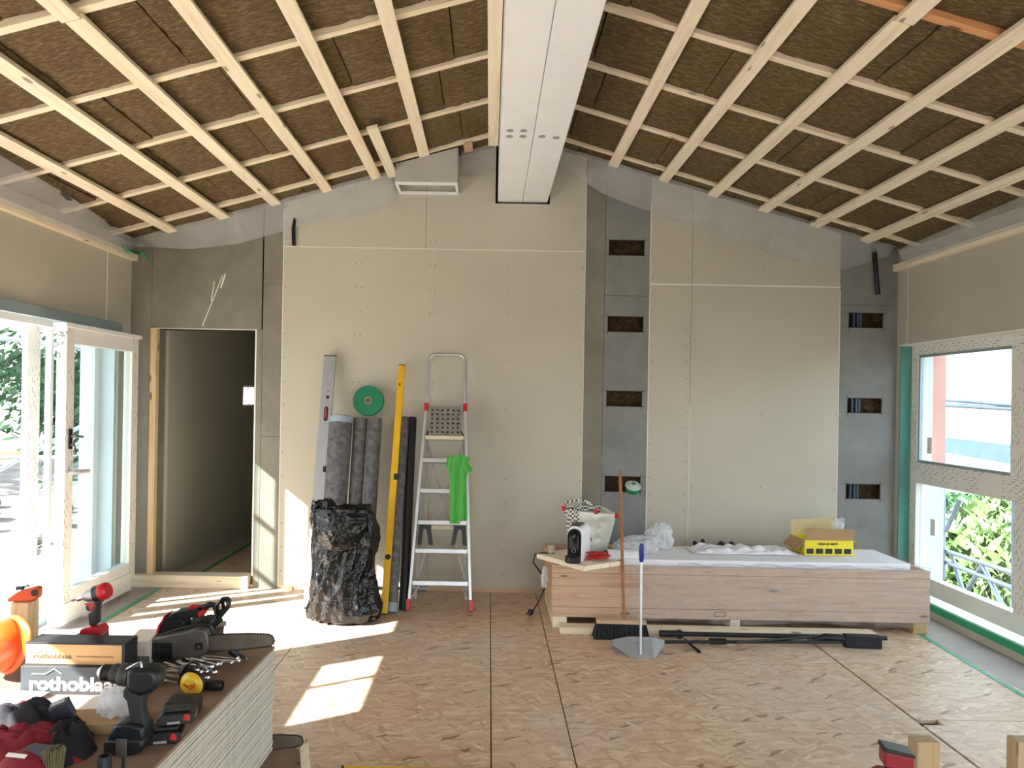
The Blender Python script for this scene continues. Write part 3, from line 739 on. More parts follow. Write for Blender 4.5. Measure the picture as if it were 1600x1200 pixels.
for i in range(4):
    y1, y0 = ed[2 * i], ed[2 * i + 1]
    part('window_pane', glass_m, (FX0 + .035, y0 - .0, 1.17), (FX0 + .05, y1, 2.05), dR, 0)
    part('window_pane', glass_m, (FX0 + .035, y0 - .03, .26), (FX0 + .05, y1, 1.00), dR, 0)
    if i < 2:
        s_ = MB()
        for a, b, c, d in ((y0, y0 + .02, 1.17, 2.05), (y1 - .02, y1, 1.17, 2.05), (y0 + .02, y1 - .02, 1.17, 1.19), (y0 + .02, y1 - .02, 2.03, 2.05)): s_.box((FX0 + .01, a, c), (FX0 + .034, b, d))
        struct(s_.build('glazing_bead', track_m, dR))
for y, z in ((5.80, 1.25), (4.58, 1.22), (5.74, .60)):
    part('pane_sticker', paper, (FX0 + .032, y - .05, z), (FX0 + .0345, y + .01, z + .13), dR, 0)

# ================================================================== THINGS ALONG THE BACK WALL
def cloth_obj(name, fn, nu, nv, m, th=.002, parent=None, smooth=60):
    o = MB().grid(fn, nu, nv).build(name, m, parent, smooth=smooth); s_ = o.modifiers.new('thick', 'SOLIDIFY'); s_.thickness = th; s_.offset = 0
    return o
# --- long crate on runners
CXo, CYo = .47, 5.12; CL, CD = 2.70, .78
cr = T('wooden_crate', 'long low pine crate on runners, wrapped in stretch film, by the right wall', 'crate', (CXo, CYo, 0))
for nm, y0, y1 in (('front_plank', 0, .022), ('back_plank', CD - .022, CD)):
    for z0, z1 in ((.08, .150), (.152, .392), (.394, .45)): MB().box((0, y0, z0), (CL, y1, z1)).build(nm, pine_dk, cr, bevel=.002)
for x0 in (0.001, CL - .024): MB().box((x0, .023, .08), (x0 + .022, CD - .023, .45)).build('end_panel', wood('crate_end', rgb(214, 178, 138), rgb(182, 142, 104), 1) if 'crate_end' not in MATS else MATS['crate_end'], cr, bevel=.002)
for x0 in (.024, CL - .07): 
    for y0 in (.023, CD - .07): MB().box((x0, y0, .10), (x0 + .045, y0 + .045, .445)).build('corner_post', pine_dk, cr, bevel=.002)
MB().box((.02, .022, .08), (CL - .02, CD - .022, .10)).build('bottom_board', pine_dk, cr)
for x0, m in ((0.01, spruce_y), (1.28, spruce_y), (CL - .11, ply)):
    MB().box((x0, .01, 0), (x0 + (.1 if x0 != 1.28 else .07), CD - .01, .08)).build('runner', m, cr, bevel=.002)
nl = MB()
for z in (.12, .2, .28, .36, .42):
    for x in (.012, .045): nl.cyl((x, -.0015, z), (x, .001, z), .004, n=8)
nl.build('nail_heads', steel_dk, cr)
st_ = MB(); st_.holes(1.16, 1.24, .100, .135, [(1.165, 1.235, .105, .130)], -.0012, -.0002); st_.build('stamp_mark', ink_b, cr)
def wrapf(u, v):
    # path: front from x=.25 to right corner, round the right end
    L1 = CL - .55; L2 = CD * .9; s = u * (L1 + L2); z = .055 + .41 * v
    z += .012 * math.sin(s * 6) * (1 if v < .2 else .2)
    n1 = .006 * abs(nz((s * 2.2, z * 16, 1), 1)) + .004 * abs(nz((s * 9, z * 9, 5), 1))
    if s < L1: return (.55 + s, -.004 - n1, z)
    return (CL + .004 + n1, s - L1 - .004, z)
o = cloth_obj('stretch_wrap', wrapf, 150, 22, wrap_m, .0006, cr); o['label'] = 'clear stretch film'
# film folded over the rim
cloth_obj('stretch_wrap', lambda u, v: (.9 + 1.8 * u, .0 + .04 * v, .463 + .012 * abs(nz((u * 14, v * 3, 2), 1)) + .006 * math.sin(u * 40)), 90, 8, wrap_m, .0006, cr)
fm = MB(); fm.box((0, 0, 0), (2.08, .5, .13)); o = fm.build('foam_board', foam_w, bevel=.012, loc=(.98, 5.17, .36)); tag(o, 'white foam board lying inside the pine crate', 'foam')
o = MB().box((0, 0, 0), (2.0, .5, .255)).build('foam_board', foam_w, bevel=.006, loc=(1.0, 5.18, .102)); tag(o, 'lower foam board under the other one inside the crate', 'foam')
def crum(name, x0, x1, y0, y1, z0, h, seed, lab, m=pbag_m, cat='film', nu=44, nv=20, fr=7.0):
    def f(u, v):
        ed = min(1, min(u, 1 - u) * 7) * min(1, min(v, 1 - v) * 5)
        a = abs(nz((u * fr, v * 3, seed), 1)) + .5 * abs(nz((u * fr * 2.5, v * 6, seed + 3), 1))
        return (x0 + (x1 - x0) * u + .02 * nz((u * 4, v * 4, seed)), y0 + (y1 - y0) * v + .03 * nz((u * 5, v * 3, seed + 7)), z0 + ed * h * (.25 + 1.1 * a))
    o = cloth_obj(name, f, nu, nv, m, .0012); return tag(o, lab, cat)
crum('plastic_sheet', 1.55, 2.36, 5.38, 5.62, .495, .05, 3, 'crumpled white sheet lying along the foam in the crate', foam_w, 'sheet')
def bagblob(name, c, r, seed, lab, m=pbag_m, cat='bag', amp=.3, sharp=6):
    def f(u, v):
        th = v * PI; ph = u * 2 * PI; d = Vector((math.sin(th) * math.cos(ph), math.sin(th) * math.sin(ph), math.cos(th)))
        k = 1 + amp * (abs(nz(d, sharp * .35, seed)) * 1.6 - .3) + amp * .35 * nz(d, sharp, seed + 4)
        z = max(-.55, d.z * k); return (c[0] + r[0] * d.x * k, c[1] + r[1] * d.y * k, c[2] + r[2] * (z + .55))
    o = MB().grid(f, 48, 26, cu=True).build(name, m, smooth=50); return tag(o, lab, cat)
bagblob('clear_bag', (1.14, 5.42, .494), (.16, .10, .075), 4, 'crumpled clear plastic bag bunched on the foam behind the broom handle')
bagblob('clear_bag', (1.33, 5.56, .494), (.10, .06, .12), 11, 'thin clear plastic bag standing up behind the dustpan grip', amp=.4)
rl = T('foam_roll', 'short white foam roll at the left end of the crate', 'roll', (.90, 5.19, .50)); 
rr = MB(); pr = []
for i in range(46):
    a = i * .45; r = .012 + .0014 * i; pr.append((r * math.cos(a), r * math.sin(a)))
M = Matrix(((0, 0, 1, 0), (1, 0, 0, 0), (0, 1, 0, 0), (0, 0, 0, 1)))
MB().lathe([(.0, 0), (.045, 0), (.045, .22), (0, .22)], 24, tr(-.02, .05, 0) @ rotm('Y', 90)).build('roll_body', foam_w, rl, smooth=50, bevel=.004)
o = MB().tube([(-.022, .05 + y, z) for y, z in [(p[0] * .6, p[1] * .6) for p in pr]], .0012, 5).build('roll_spiral', grey_pl, rl)
for i, (px, py, w_) in enumerate(((1086, 851, .02), (1098, 846, .022), (1127, 851, .03), (1143, 851, .026))):
    p = at(px, py, Y=CYo + CD - .012); k_ = MB(); k_.ell((0, 0, .02), (w_, .015, .022 if i != 1 else .04), 14, 8); k_.box((-w_ * .5, -.014, -.001), (w_ * .5, .014, .02))
    o = k_.build('black_clamp', blackp, smooth=50, loc=(p.x, CYo + CD - .012, .451)); tag(o, ['small black clamp on rear crate rim, left of the taller one', 'taller black clamp on the rear crate rim', 'wide black clamp on rear crate rim, left one of a pair', 'black clamp on rear crate rim, right one of a pair'][i], 'clamp')

# --- yellow carton with open flaps
yb = T('carton', 'open yellow cardboard carton with brown flaps standing in the crate', 'box', (2.395, 5.40, .4925), math.radians(2))
bw_, bd_, bh_ = .37, .24, .115; t_ = .004
y_ = MB(); y_.box((0, 0, 0), (bw_, t_, bh_)); y_.box((0, bd_ - t_, 0), (bw_, bd_, bh_)); y_.box((0, t_, 0), (t_, bd_ - t_, bh_)); y_.box((bw_ - t_, t_, 0), (bw_, bd_ - t_, bh_)); y_.box((t_, t_, 0), (bw_ - t_, bd_ - t_, t_))
y_.build('carton_body', yellow_box, yb)
MB().box((-.01, -.002, 0), (bw_ + .0, 0, .10), tr(0, -.0, bh_) @ rotm('X', -168) @ tr(0, 0, 0)).build('flap', card, yb)
MB().box((0, -.003, 0), (bw_, 0, .09), tr(0, -.004, bh_) @ rotm('X', 14)).build('flap', card_in, yb)
MB().box((0, 0, 0), (bw_ * .98, .003, .115), tr(.0, bd_, bh_) @ rotm('Y', -4) @ rotm('X', 8)).build('flap', MATS.get('x') or mat('pale_card', rgb(214, 196, 150), .8), yb)
MB().box((-.003, 0, 0), (0, bd_, .1), tr(0, 0, bh_) @ rotm('Y', -140)).build('flap', card, yb)
MB().box((0, 0, 0), (.003, bd_, .08), tr(bw_, 0, bh_) @ rotm('Y', 120)).build('flap', card, yb)
text('carton_print', 'KEMA KP MKPR', .022, ink_b, yb, (.1, -.001, .078), off=.0008); 
ic = MB(); 
for i in range(5): ic.box((.012 + i * .072, -.0018, .012), (.066 + i * .072, -.0002, .05))
ic.build('carton_logo', ink_b, yb)
def cone_bag(u, v):
    a = u * 2 * PI; r = .022 + .03 * v ** 2 + .012 * nz((math.cos(a) * 2, math.sin(a) * 2, v * 3), 1); return (math.cos(a) * r, math.sin(a) * r * .6, v * .24 + .02 * math.sin(2 * a) * v)
o = MB().grid(cone_bag, 28, 12, cu=True).build('clear_bag', pbag_m, smooth=60); o.location = (2.71, 5.54, .498); tag(o, 'crumpled clear bag sticking up out of the yellow carton', 'bag')

# --- loose boards on the crate's left corner
def slab_quad(name, q, z0, z1, m, lab, cat='board', bevel=.002):
    vs = [(x, y, z0) for x, y in q] + [(x, y, z1) for x, y in q]; n = len(q)
    o = MB().add(vs, [tuple(range(n))[::-1], tuple(range(n, 2 * n))] + [(i, (i + 1) % n, (i + 1) % n + n, i + n) for i in range(n)]).build(name, m, bevel=bevel)
    return tag(o, lab, cat)
slab_quad('pine_board', [(.37, 5.32), (.67, 4.93), (.87, 5.07), (.56, 5.48)], .452, .486, spruce_y, 'pale pine board laid across the crate corner under the coffee machine')
slab_quad('pine_board', [(.875, 5.075), (.96, 5.12), (.66, 5.53), (.57, 5.49)], .452, .484, spruce_y, 'narrow pale board beside the one carrying the coffee machine')
# --- coffee machine
cmach = T('coffee_machine', 'small white and black capsule coffee machine on a pine board', 'coffee machine', (.615, 5.07, .487), math.radians(-24))
w2, dpt, hh = .055, .22, .25
def arch(w, h, z0=0.0, n=14, inset=0): 
    r = w - inset; return [(-r, z0)] + [(-r * math.cos(PI * i / n), h - w * 1.0 + r * math.sin(PI * i / n)) for i in range(n + 1)] + [(r, z0)]
MB().prism(arch(w2, hh, .0), .012, dpt).build('housing', machine_w, cmach, bevel=.006, smooth=40)
MB().prism(arch(w2, hh - .012, .0, inset=.006), .0, .014).build('front_panel', machine_b, cmach, bevel=.002, smooth=40)
MB().prism(arch(w2, hh - .035, .09, inset=.018), -.004, .001).build('cup_recess', blackp, cmach, smooth=40)
k_ = MB(); k_.ell((0, -.01, .175), (.017, .03, .035), 18, 10); k_.cyl((0, -.022, .12), (0, -.022, .15), .008); k_.build('spout', machine_b, cmach, smooth=50)
MB().lathe([(0, 0), (.052, 0), (.054, .006), (.054, .040), (.048, .046), (0, .046)], 30, tr(0, -.028, .001)).build('drip_tray', blackp, cmach, smooth=40)
MB().lathe([(.012, 0), (.015, 0), (.015, .003), (.012, .003)], 24, tr(0, -.003, .078) @ rotm('X', 90), closed=True).build('power_button', grey_pl, cmach, smooth=40)
MB().box((-.035, .03, hh - .004), (.03, .16, hh + .006)).build('lid', blackp, cmach, bevel=.004)
wt = MB(); wt.lathe([(.03, 0), (.034, 0), (.037, .2), (.033, .2)], 24, tr(-.045, dpt + .04, .02), closed=True); wt.build('water_tank', glass_m, cmach, smooth=40)
MB().lathe([(0, 0), (.040, 0), (.040, .012), (0, .012)], 24, tr(-.045, dpt + .04, .222)).build('tank_lid', blackp, cmach, bevel=.003, smooth=40)
# --- shopping bag
sb = T('shopping_bag', 'reusable shopping bag, checked side and pale side, behind the coffee machine', 'bag', (.72, 5.42, .487), math.radians(-20))
hb = .33
def face(p0, p1, q0, q1, m, nm, seed, lab=None):
    p0, p1, q0, q1 = map(Vector, (p0, p1, q0, q1))
    def f(u, v):
        b = p0.lerp(p1, u); t = q0.lerp(q1, u); p = b.lerp(t, v); e = 4 * u * (1 - u)
        n = (p1 - p0).cross(q0 - p0).normalized(); return p + n * (.012 * e * nz((u * 3, v * 4, seed), 1.3) + .008 * e * abs(nz((u * 7, v * 8, seed), 1)))
    o = cloth_obj(nm, f, 22, 26, m, .0015, sb); 
    if lab: o['label'] = lab
A, B, C_, D = (-.10, .0, 0), (.0, -.03, 0), (.17, .07, 0), (.08, .14, 0)
A2, B2, C2, D2 = (-.15, .01, hb), (-.02, -.05, hb - .02), (.245, .06, hb - .035), (.10, .18, hb)
sbm = mat('silver_bag', rgb(214, 216, 206), .35, .15, var=.1, vs=7)
face(A, B, A2, B2, checkm, 'bag_side', 1, 'black and white checked side'); face(B, C_, B2, C2, sbm, 'bag_front', 5, 'pale silvery side'); face(C_, D, C2, D2, sbm, 'bag_side', 8); face(D, A, D2, A2, checkm, 'bag_side', 12)
slq = MB().add([A, B, C_, D], [(0, 1, 2, 3)]).build('bag_bottom', sbm, sb)
for q in (A2, C2, (.10, -.005, hb - .005)): MB().box((q[0] - .016, q[1] - .006, q[2] - .035), (q[0] + .016, q[1] + .006, q[2] + .004)).build('bag_tab', red_p, sb, bevel=.004)
cloth_obj('bag_handle', lambda u, v: (-.14 + .2 * u, -.0 + .05 * u + .012 * v, hb + .01 + .03 * math.sin(u * PI) + .022 * v), 20, 3, checkm, .0015, sb)
text('bag_letter', 'P', .05, ink_r, sb, (.055, -.032, .075), (PI / 2, 0, math.radians(30)), off=.002)
# --- bits beside the machine
cb = MB(); pts = []
for i in range(150):
    a = i * .37; r = .035 + .022 * math.sin(i * .21); pts.append((r * math.cos(a) * 1.5, r * math.sin(a), .006 + .0003 * i + .012 * abs(math.sin(i * .13))))
cb.tube(pts, .0045, 7); cb.tube([(-.05, 0, .01), (-.1, -.02, .006), (-.14, .01, .006)], .0045, 7)
o = cb.build('red_cable', red_p, smooth=60, loc=(.80, 5.13, .487)); tag(o, 'coiled red cable lying on the pine boards beside the coffee machine', 'cable')
bagblob('dust_rag', (.90, 5.25, .486), (.05, .035, .035), 21, 'crumpled dark rag between red cable and white foam roll', mat('grey_rag', rgb(96, 84, 84), .9, var=.4, vs=40), 'rag', .5)
o = MB().lathe([(.024, 0), (.03, .06), (.028, .06), (.022, .003), (0, .003)], 24).build('clear_cup', film('cup_plastic', rgb(220, 210, 190), .25, .35, .1), smooth=40); o.location = (.475, 5.31, .487); tag(o, 'small clear plastic cup at the left end of the pine board', 'cup')
pc = T('power_cord', 'black power cord with plug hanging down from the crate corner to the floor', 'cord', (0, 0, 0))
p = at(829, 962, Z=.02)
MB().tube([(.50, 5.30, .495), (.42, 5.33, .492), (.36, 5.33, .48), (.345, 5.33, .42), (.43, 5.36, .3), (.44, 5.38, .22), (p.x + .06, 5.40, .10), (p.x + .015, 5.40, .03)], .006, 8).build('cable', blackp, pc, smooth=60)
pl_ = MB(); pl_.lathe([(0, 0), (.02, 0), (.022, .02), (.012, .04), (0, .045)], 18, tr(p.x - .012, 5.40, .022) @ rotm('Y', 70)); pl_.cyl((p.x - .012, 5.393, .024), (p.x - .035, 5.393, .014), .0025, n=8); pl_.cyl((p.x - .012, 5.407, .024), (p.x - .035, 5.407, .014), .0025, n=8); pl_.build('plug', blackp, pc, smooth=40)
bagblob('clear_bag', (.425, 5.24, .26), (.022, .03, .10), 31, 'clear plastic scrap hanging at the left end of the crate', amp=.5)
# --- broom
bmb = T('broom', 'brown-handled broom with black bristles leaning against the crate', 'broom', (0, 0, 0))
b0, b1 = Vector((.955, 4.945, .115)), Vector((.995, 5.42, 1.10))
MB().cyl(b0, b1, .0115, n=14).build('broom_handle', handle_wd, bmb, smooth=50)
MB().box((-.17, -.03, 0), (.17, .03, .03), tr(.93, 4.93, .10) @ rotm('Z', -2)).build('broom_head', pine_dk, bmb, bevel=.005)
br = MB()
for i in range(26):
    for j in range(5):
        x = -.165 + .33 * i / 25; y = -.024 + .048 * j / 4; sp_ = 1.12
        br.tube([(.93 + x, 4.93 + y, .101), (.93 + x * sp_ + rnd.uniform(-.004, .004), 4.925 + y * 1.6, .0015)], [.0055, .0085], 5)
br.build('broom_bristles', brist_m, bmb)
# --- dustpan
dp_ = T('dustpan', 'long-handled grey dustpan with aluminium stick and blue grip', 'dustpan', (1.0, 4.62, 0), 0)
k_ = MB(); t2 = .003
k_.add([(-.075, -.075, .001), (.075, -.075, .001), (.075, .03, .10), (-.075, .03, .10), (-.075, -.07, .005), (.075, -.07, .005), (.075, .036, .10), (-.075, .036, .10)], [(0, 1, 2, 3), (4, 7, 6, 5), (0, 4, 5, 1), (1, 5, 6, 2), (2, 6, 7, 3), (3, 7, 4, 0)])
for s_ in (-1, 1):
    k_.add([(s_ * .075, -.075, .001), (s_ * .17, .06, .035), (s_ * .17, .06, .07), (s_ * .075, .03, .10), (s_ * .075, -.071, .001), (s_ * .167, .064, .035), (s_ * .167, .064, .07), (s_ * .075, .036, .10)], [(0, 1, 2, 3), (4, 7, 6, 5), (0, 4, 5, 1), (1, 5, 6, 2), (2, 6, 7, 3), (3, 7, 4, 0)])
k_.build('pan_body', grey_pl, dp_); MB().box((-.16, .0, .001), (.16, .17, .004)).build('pan_floor', grey_pl, dp_)
MB().cyl((-.012, -.062, .02), (.0, .02, .60), .0085, n=14).build('pan_stick', alu, dp_, smooth=50)
MB().lathe([(0, 0), (.012, 0), (.016, .02), (.017, .09), (.012, .118), (0, .12)], 18, tr(.0, .018, .59)).build('pan_grip', blue_p, dp_, smooth=50)
MB().box((-.03, -.048, .075), (.015, -.02, .088), rotm('X', 0)).build('stick_clip', grey_pl, dp_, bevel=.003)
# --- timber lying in front of the crate, black poles
o = MB().box((0, 0, 0), (2.20, .11, .045)).build('timber_plank', spruce, bevel=.003, loc=(.52, 4.99, 0), rot=(0, 0, math.radians(-.6))); tag(o, 'long pale timber plank lying on the floor in front of the crate', 'plank')
tp = T('tripod_prop', 'folded black steel prop with heavy foot lying before the crate', 'prop', (0, 0, 0))
a, b = at(1030, 1003, Z=.03), at(1335, 1003, Z=.035)
MB().tube([a, b], .011, 10).build('thin_pole', blackm, tp, smooth=50)
a, b = at(1150, 1004, Z=.055), at(1300, 993, Z=.045); MB().tube([a, b], .009, 10).build('thin_pole', blackm, tp, smooth=50)
p = at(1350, 1014, Z=0)
MB().box((-.12, 0, 0), (.12, .06, .085), tr(p.x, p.y, 0.0) @ rotm('Z', -4)).build('foot_block', blackm, tp, bevel=.008)
MB().tube([(p.x - .32, p.y + .06, .035), (p.x - .24, p.y + .05, .06), (p.x - .14, p.y + .04, .055), (p.x - .05, p.y + .03, .05)], [.014, .024, .026, .022], 12).build('foot_joint', blackm, tp, smooth=50)
a, b = at(1070, 999, Z=.03), at(1093, 1019, Z=.006); MB().tube([a, a.lerp(b, .3), b], [.006, .008, .012], 8).build('crank_rod', blackm, tp, smooth=50)
c = at(1120, 1002, Z=.03); MB().cyl(c - Vector((.05, 0, 0)), c + Vector((.06, 0, 0)), .02, n=14).build('pole_sleeve', blackm, tp, smooth=50)
tp2 = T('steel_pole', 'long black steel pole with ring clamp lying nearest the timber plank', 'pole', (0, 0, 0))
a, b = at(1030, 989, Z=.035), at(1368, 987, Z=.03); a.y = 4.93; b.y = 4.93
MB().tube([a, b], .0155, 12).build('pole_tube', blackm, tp2, smooth=50)
MB().cyl(a, a + Vector((.13, 0, .0)), .022, n=14).build('pole_collar', blackm, tp2, smooth=50)
c = at(1063, 991, Z=.04); c.y = 4.93; MB().lathe([(.012, -.012), (.03, -.012), (.03, .012), (.012, .012)], 20, Matrix.Translation((c.x, c.y, .032)) @ rotm('X', 90), closed=True).build('ring_clamp', blackm, tp2, smooth=50)

# --- ladder
LA = -math.atan(.218)
ld = T('step_ladder', 'folded aluminium step ladder with red clips leaning on the back wall', 'ladder', (-.355, 5.49, 0.0), rot=(LA, 0, 0))
def hl(z): return z / math.cos(LA)
for s_ in (-1, 1):
    r_ = MB(); x0, x1 = s_ * .238, s_ * .158; H = hl(1.55)
    r_.add([(x0 - .011, -.028, .03), (x0 + .011, -.028, .03), (x0 + .011, .028, .03), (x0 - .011, .028, .03), (x1 - .011, -.022, H), (x1 + .011, -.022, H), (x1 + .011, .022, H), (x1 - .011, .022, H)], [(0, 3, 2, 1), (4, 5, 6, 7), (0, 1, 5, 4), (1, 2, 6, 5), (2, 3, 7, 6), (3, 0, 4, 7)])
    r_.build('side_rail', alu, ld, bevel=.002)
    MB().box((s_ * .157 - .017, -.027, H - .03), (s_ * .157 + .017, .027, H + .035)).build('rail_clip', red_p, ld, bevel=.004)
    f_ = MB().box((s_ * .241 - .017, -.033, .0), (s_ * .241 + .017, .033, .085)); f_.build('rail_foot', red_p, ld, bevel=.004)
    MB().add([], []) 
    bb = MB(); bb.box((-.009, .058, 0), (.009, .064, 1)); M_ = Matrix(((1, 0, (-s_ * .21 - s_ * .15), s_ * .15), (0, 1, 0, 0), (0, 0, -hl(1.12), hl(1.28)), (0, 0, 0, 1)))
    bb.v = [M_ @ v for v in bb.v]; bb.build('rear_brace', alu_dull, ld)
    rb = MB(); rb.box((-.009, .07, 0), (.009, .09, 1)); M_ = Matrix(((1, 0, s_ * .045, s_ * .15), (0, 1, .0, 0), (0, 0, -hl(1.22), hl(1.30)), (0, 0, 0, 1))); rb.v = [M_ @ v for v in rb.v]; rb.build('rear_leg', alu_dull, ld)
    pb = MB(); pb.prism([(s_ * .165, hl(.63)), (s_ * .085, hl(.63)), (s_ * .13, hl(.475)), (s_ * .155, hl(.475)), (s_ * .125, hl(.60)), (s_ * .15, hl(.60)), (s_ * .175, hl(.475)), (s_ * .195, hl(.475))], .035, .055)
    pb = MB()
    for xa, xb in ((s_ * .165, s_ * .178), (s_ * .115, s_ * .085)): pb.prism([(xa - .018, hl(.635)), (xa + .018, hl(.635)), (xb + .016, hl(.48)), (xb - .016, hl(.48))], .035, .05)
    pb.box((min(s_ * .09, s_ * .18), .033, hl(.60)), (max(s_ * .09, s_ * .18), .052, hl(.64))); pb.build('plastic_bracket', blackp, ld)
    sb_ = MB(); sb_.tube([(s_ * .15, -.02, hl(.20)), (s_ * .225, .0, hl(.08))], .006, 6); sb_.build('corner_brace', alu, ld)
for i, z in enumerate((.20, .437, .65, .89, 1.128)):
    h = hl(z); hw_ = .238 - .08 * (h / hl(1.55)) - .012
    MB().box((-hw_, -.028, h - .018), (hw_, .06, h + .016)).build('tread', alu, ld, bevel=.003)
    rg = MB()
    for k in range(6): rg.box((-hw_ + .004, -.022 + k * .014, h + .016), (hw_ - .004, -.014 + k * .014, h + .0185))
    rg.build('tread_grip', alu_dull, ld)
MB().box((-.11, .055, hl(.60)), (.11, .065, hl(.635))).build('rear_crossbar', mat('cream_metal', rgb(214, 204, 176), .5) , ld, bevel=.002)
h = hl(1.305); MB().box((-.155, -.05, h - .016), (.155, .03, h + .014)).build('platform_lip', MATS['cream_metal'], ld, bevel=.004)
pp = MB(); hs = []
for i in range(6):
    for j in range(6): cx_, cz_ = -.105 + i * .042, h + .045 + j * .036; hs.append((cx_ - .009, cx_ + .009, cz_ - .007, cz_ + .007))
pp.holes(-.13, .13, h + .018, h + .258, hs, -.035, -.025); pp.build('platform_plate', mat('spattered_plate', rgb(128, 126, 118), .55, .3, var=.35, vs=28), ld)
MB().box((-.13, -.022, h + .018), (.13, -.02, h + .258)).build('plate_backing', darkrub, ld)
for s_ in (-1, 1): MB().cyl((s_ * .128, -.03, h + .06), (s_ * .15, .03, h + .02), .006, n=8).build('plate_hinge', blackm, ld, smooth=50)
hp = [(-.157, 0, hl(1.55) - .02), (-.155, 0, hl(1.60)), (-.150, 0, hl(1.93))] + [(-.150 + .055 * (1 - math.cos(a)), 0, hl(1.93) + .06 * math.sin(a)) for a in [PI / 2 * i / 6 for i in range(1, 7)]]
hp = hp + [(-x, y, z) for x, y, z in hp[::-1]]
MB().tube(hp, .0145, 14).build('safety_handle', alu, ld, smooth=60)
# green cloth over the second tread from the top
cl = T('cleaning_cloth', 'bright green microfibre cloth draped over the upper right ladder tread', 'cloth', (-.355, 5.49, 0), rot=(LA, 0, 0))
h = hl(1.128)
def clf(u, v):
    L = v * .62; x0 = .035 + .155 * u
    fold = .012 * math.sin(u * 13 + v * 3) * min(1, v * 3) + .006 * nz((u * 5, v * 6, 2), 1.5)
    if L < .10: return (x0 * .9 + .03, .05 - L, h + .024 + .015 * math.sin(u * 5))
    d = L - .10; x = x0 - .01 + (u - .5) * (-.035 * min(1, d * 5)) + .02 * (d / .5) + (.012 if u > .5 else 0)
    return (x, -.045 + fold * 1.2, h + .012 - d * (.92 if u > .55 else .98))
cloth_obj('hanging_part', clf, 34, 44, green_c, .004, cl)
def clf2(u, v):
    L = v * .20; x = .115 + .065 * u + .04 * v
    if v < .25: return (x, -.04 - .05 * v, h + .03 + .012 * math.sin(u * 6))
    return (x + .01 * math.sin(v * 8), -.058 + .012 * math.sin(u * 8 + v), h + .03 - (L - .05) * (1 - .25 * u))
cloth_obj('draped_corner', clf2, 18, 18, green_c, .004, cl)
def clf3(u, v): 
    return (.03 + .05 * u - .012 * v, -.052 + .01 * math.sin(u * 9), h + .028 - .13 * v * (.55 + .45 * u))
cloth_obj('draped_corner', clf3, 14, 14, green_c, .004, cl)

# --- spirit levels
def level(name, base, top, wd, dpth, m, lab, silver):
    base, top = Vector(base), Vector(top); ax = top - base; L = ax.length; z = ax.normalized(); y = Vector((0, 1, 0)); x = y.cross(z).normalized(); y = z.cross(x)
    R = Matrix((x, y, z)).transposed().to_4x4(); o = T(name, lab, 'spirit level', base); o.rotation_euler = R.to_euler()
    MB().box((-wd / 2, -dpth / 2, .006), (wd / 2, dpth / 2, L - .006)).build('level_body', m, o, bevel=.002)
    for z0 in (0, L - .006): MB().box((-wd / 2 - .001, -dpth / 2 - .001, z0), (wd / 2 + .001, dpth / 2 + .001, z0 + .006)).build('end_cap', blackp, o)
    f_ = -dpth / 2
    if silver:
        MB().lathe([(0, 0), (.015, 0), (.015, .003), (0, .003)], 20, tr(.008, f_ + .0005, L - .36) @ rotm('X', 90)).build('round_vial', darkrub, o)
        MB().lathe([(0, 0), (.005, 0), (.005, .003), (0, .003)], 12, tr(.008, f_ + .0005, L - .31) @ rotm('X', 90)).build('hang_hole', blackp, o)
        sl = [(.016 * math.cos(a) + .0, .045 * (1 if math.sin(a) > 0 else -1) + .016 * math.sin(a)) for a in [2 * PI * i / 20 for i in range(20)]]
        MB().prism([(x_ + .005, z_ + L - .50) for x_, z_ in sl], f_ - .002, f_ + .001).build('vial_window', blackp, o)
        MB().cyl((.005, f_ - .003, L - .54), (.005, f_ - .003, L - .46), .008, n=12).build('vial', vial_m, o, smooth=50)
        MB().box((wd / 2 - .03, f_ - .012, L - .98), (wd / 2 - .006, f_, L - .93)).build('side_knob', blackp, o, bevel=.004)
    else:
        MB().lathe([(0, 0), (.019, 0), (.019, .003), (0, .003)], 20, tr(.0, f_ + .0005, .42) @ rotm('X', 90)).build('round_vial', darkrub, o)
        MB().lathe([(.015, 0), (.021, 0), (.021, .005), (.015, .005)], 20, tr(.0, f_ + .0005, .42) @ rotm('X', 90), closed=True).build('vial_ring', blackp, o)
        MB().lathe([(0, 0), (.004, 0), (.004, .003), (0, .003)], 12, tr(.0, f_ + .0005, .465) @ rotm('X', 90)).build('hang_hole', blackp, o)
        MB().box((.0, f_ - .003, 1.02), (wd / 2 + .002, f_ + .004, 1.07)).build('centre_vial', darkrub, o, bevel=.002)
        MB().box((-.012, f_ - .0015, L - .19), (-.002, f_ + .002, L - .165)).build('print_mark', ink_b, o)
    return o
level('spirit_level', (-1.345, 5.48, .004), (-1.335, 5.985, 1.965), .098, .03, mat('silver_level', rgb(168, 172, 178), .45, .25, var=.05), 'long silver spirit level leaning on the wall at the left of the rolls', True)
level('spirit_level', (-.762, 5.36, .004), (-.735, 5.985, 1.90), .052, .024, yellow_p, 'long yellow spirit level leaning on the back wall beside the ladder', False)
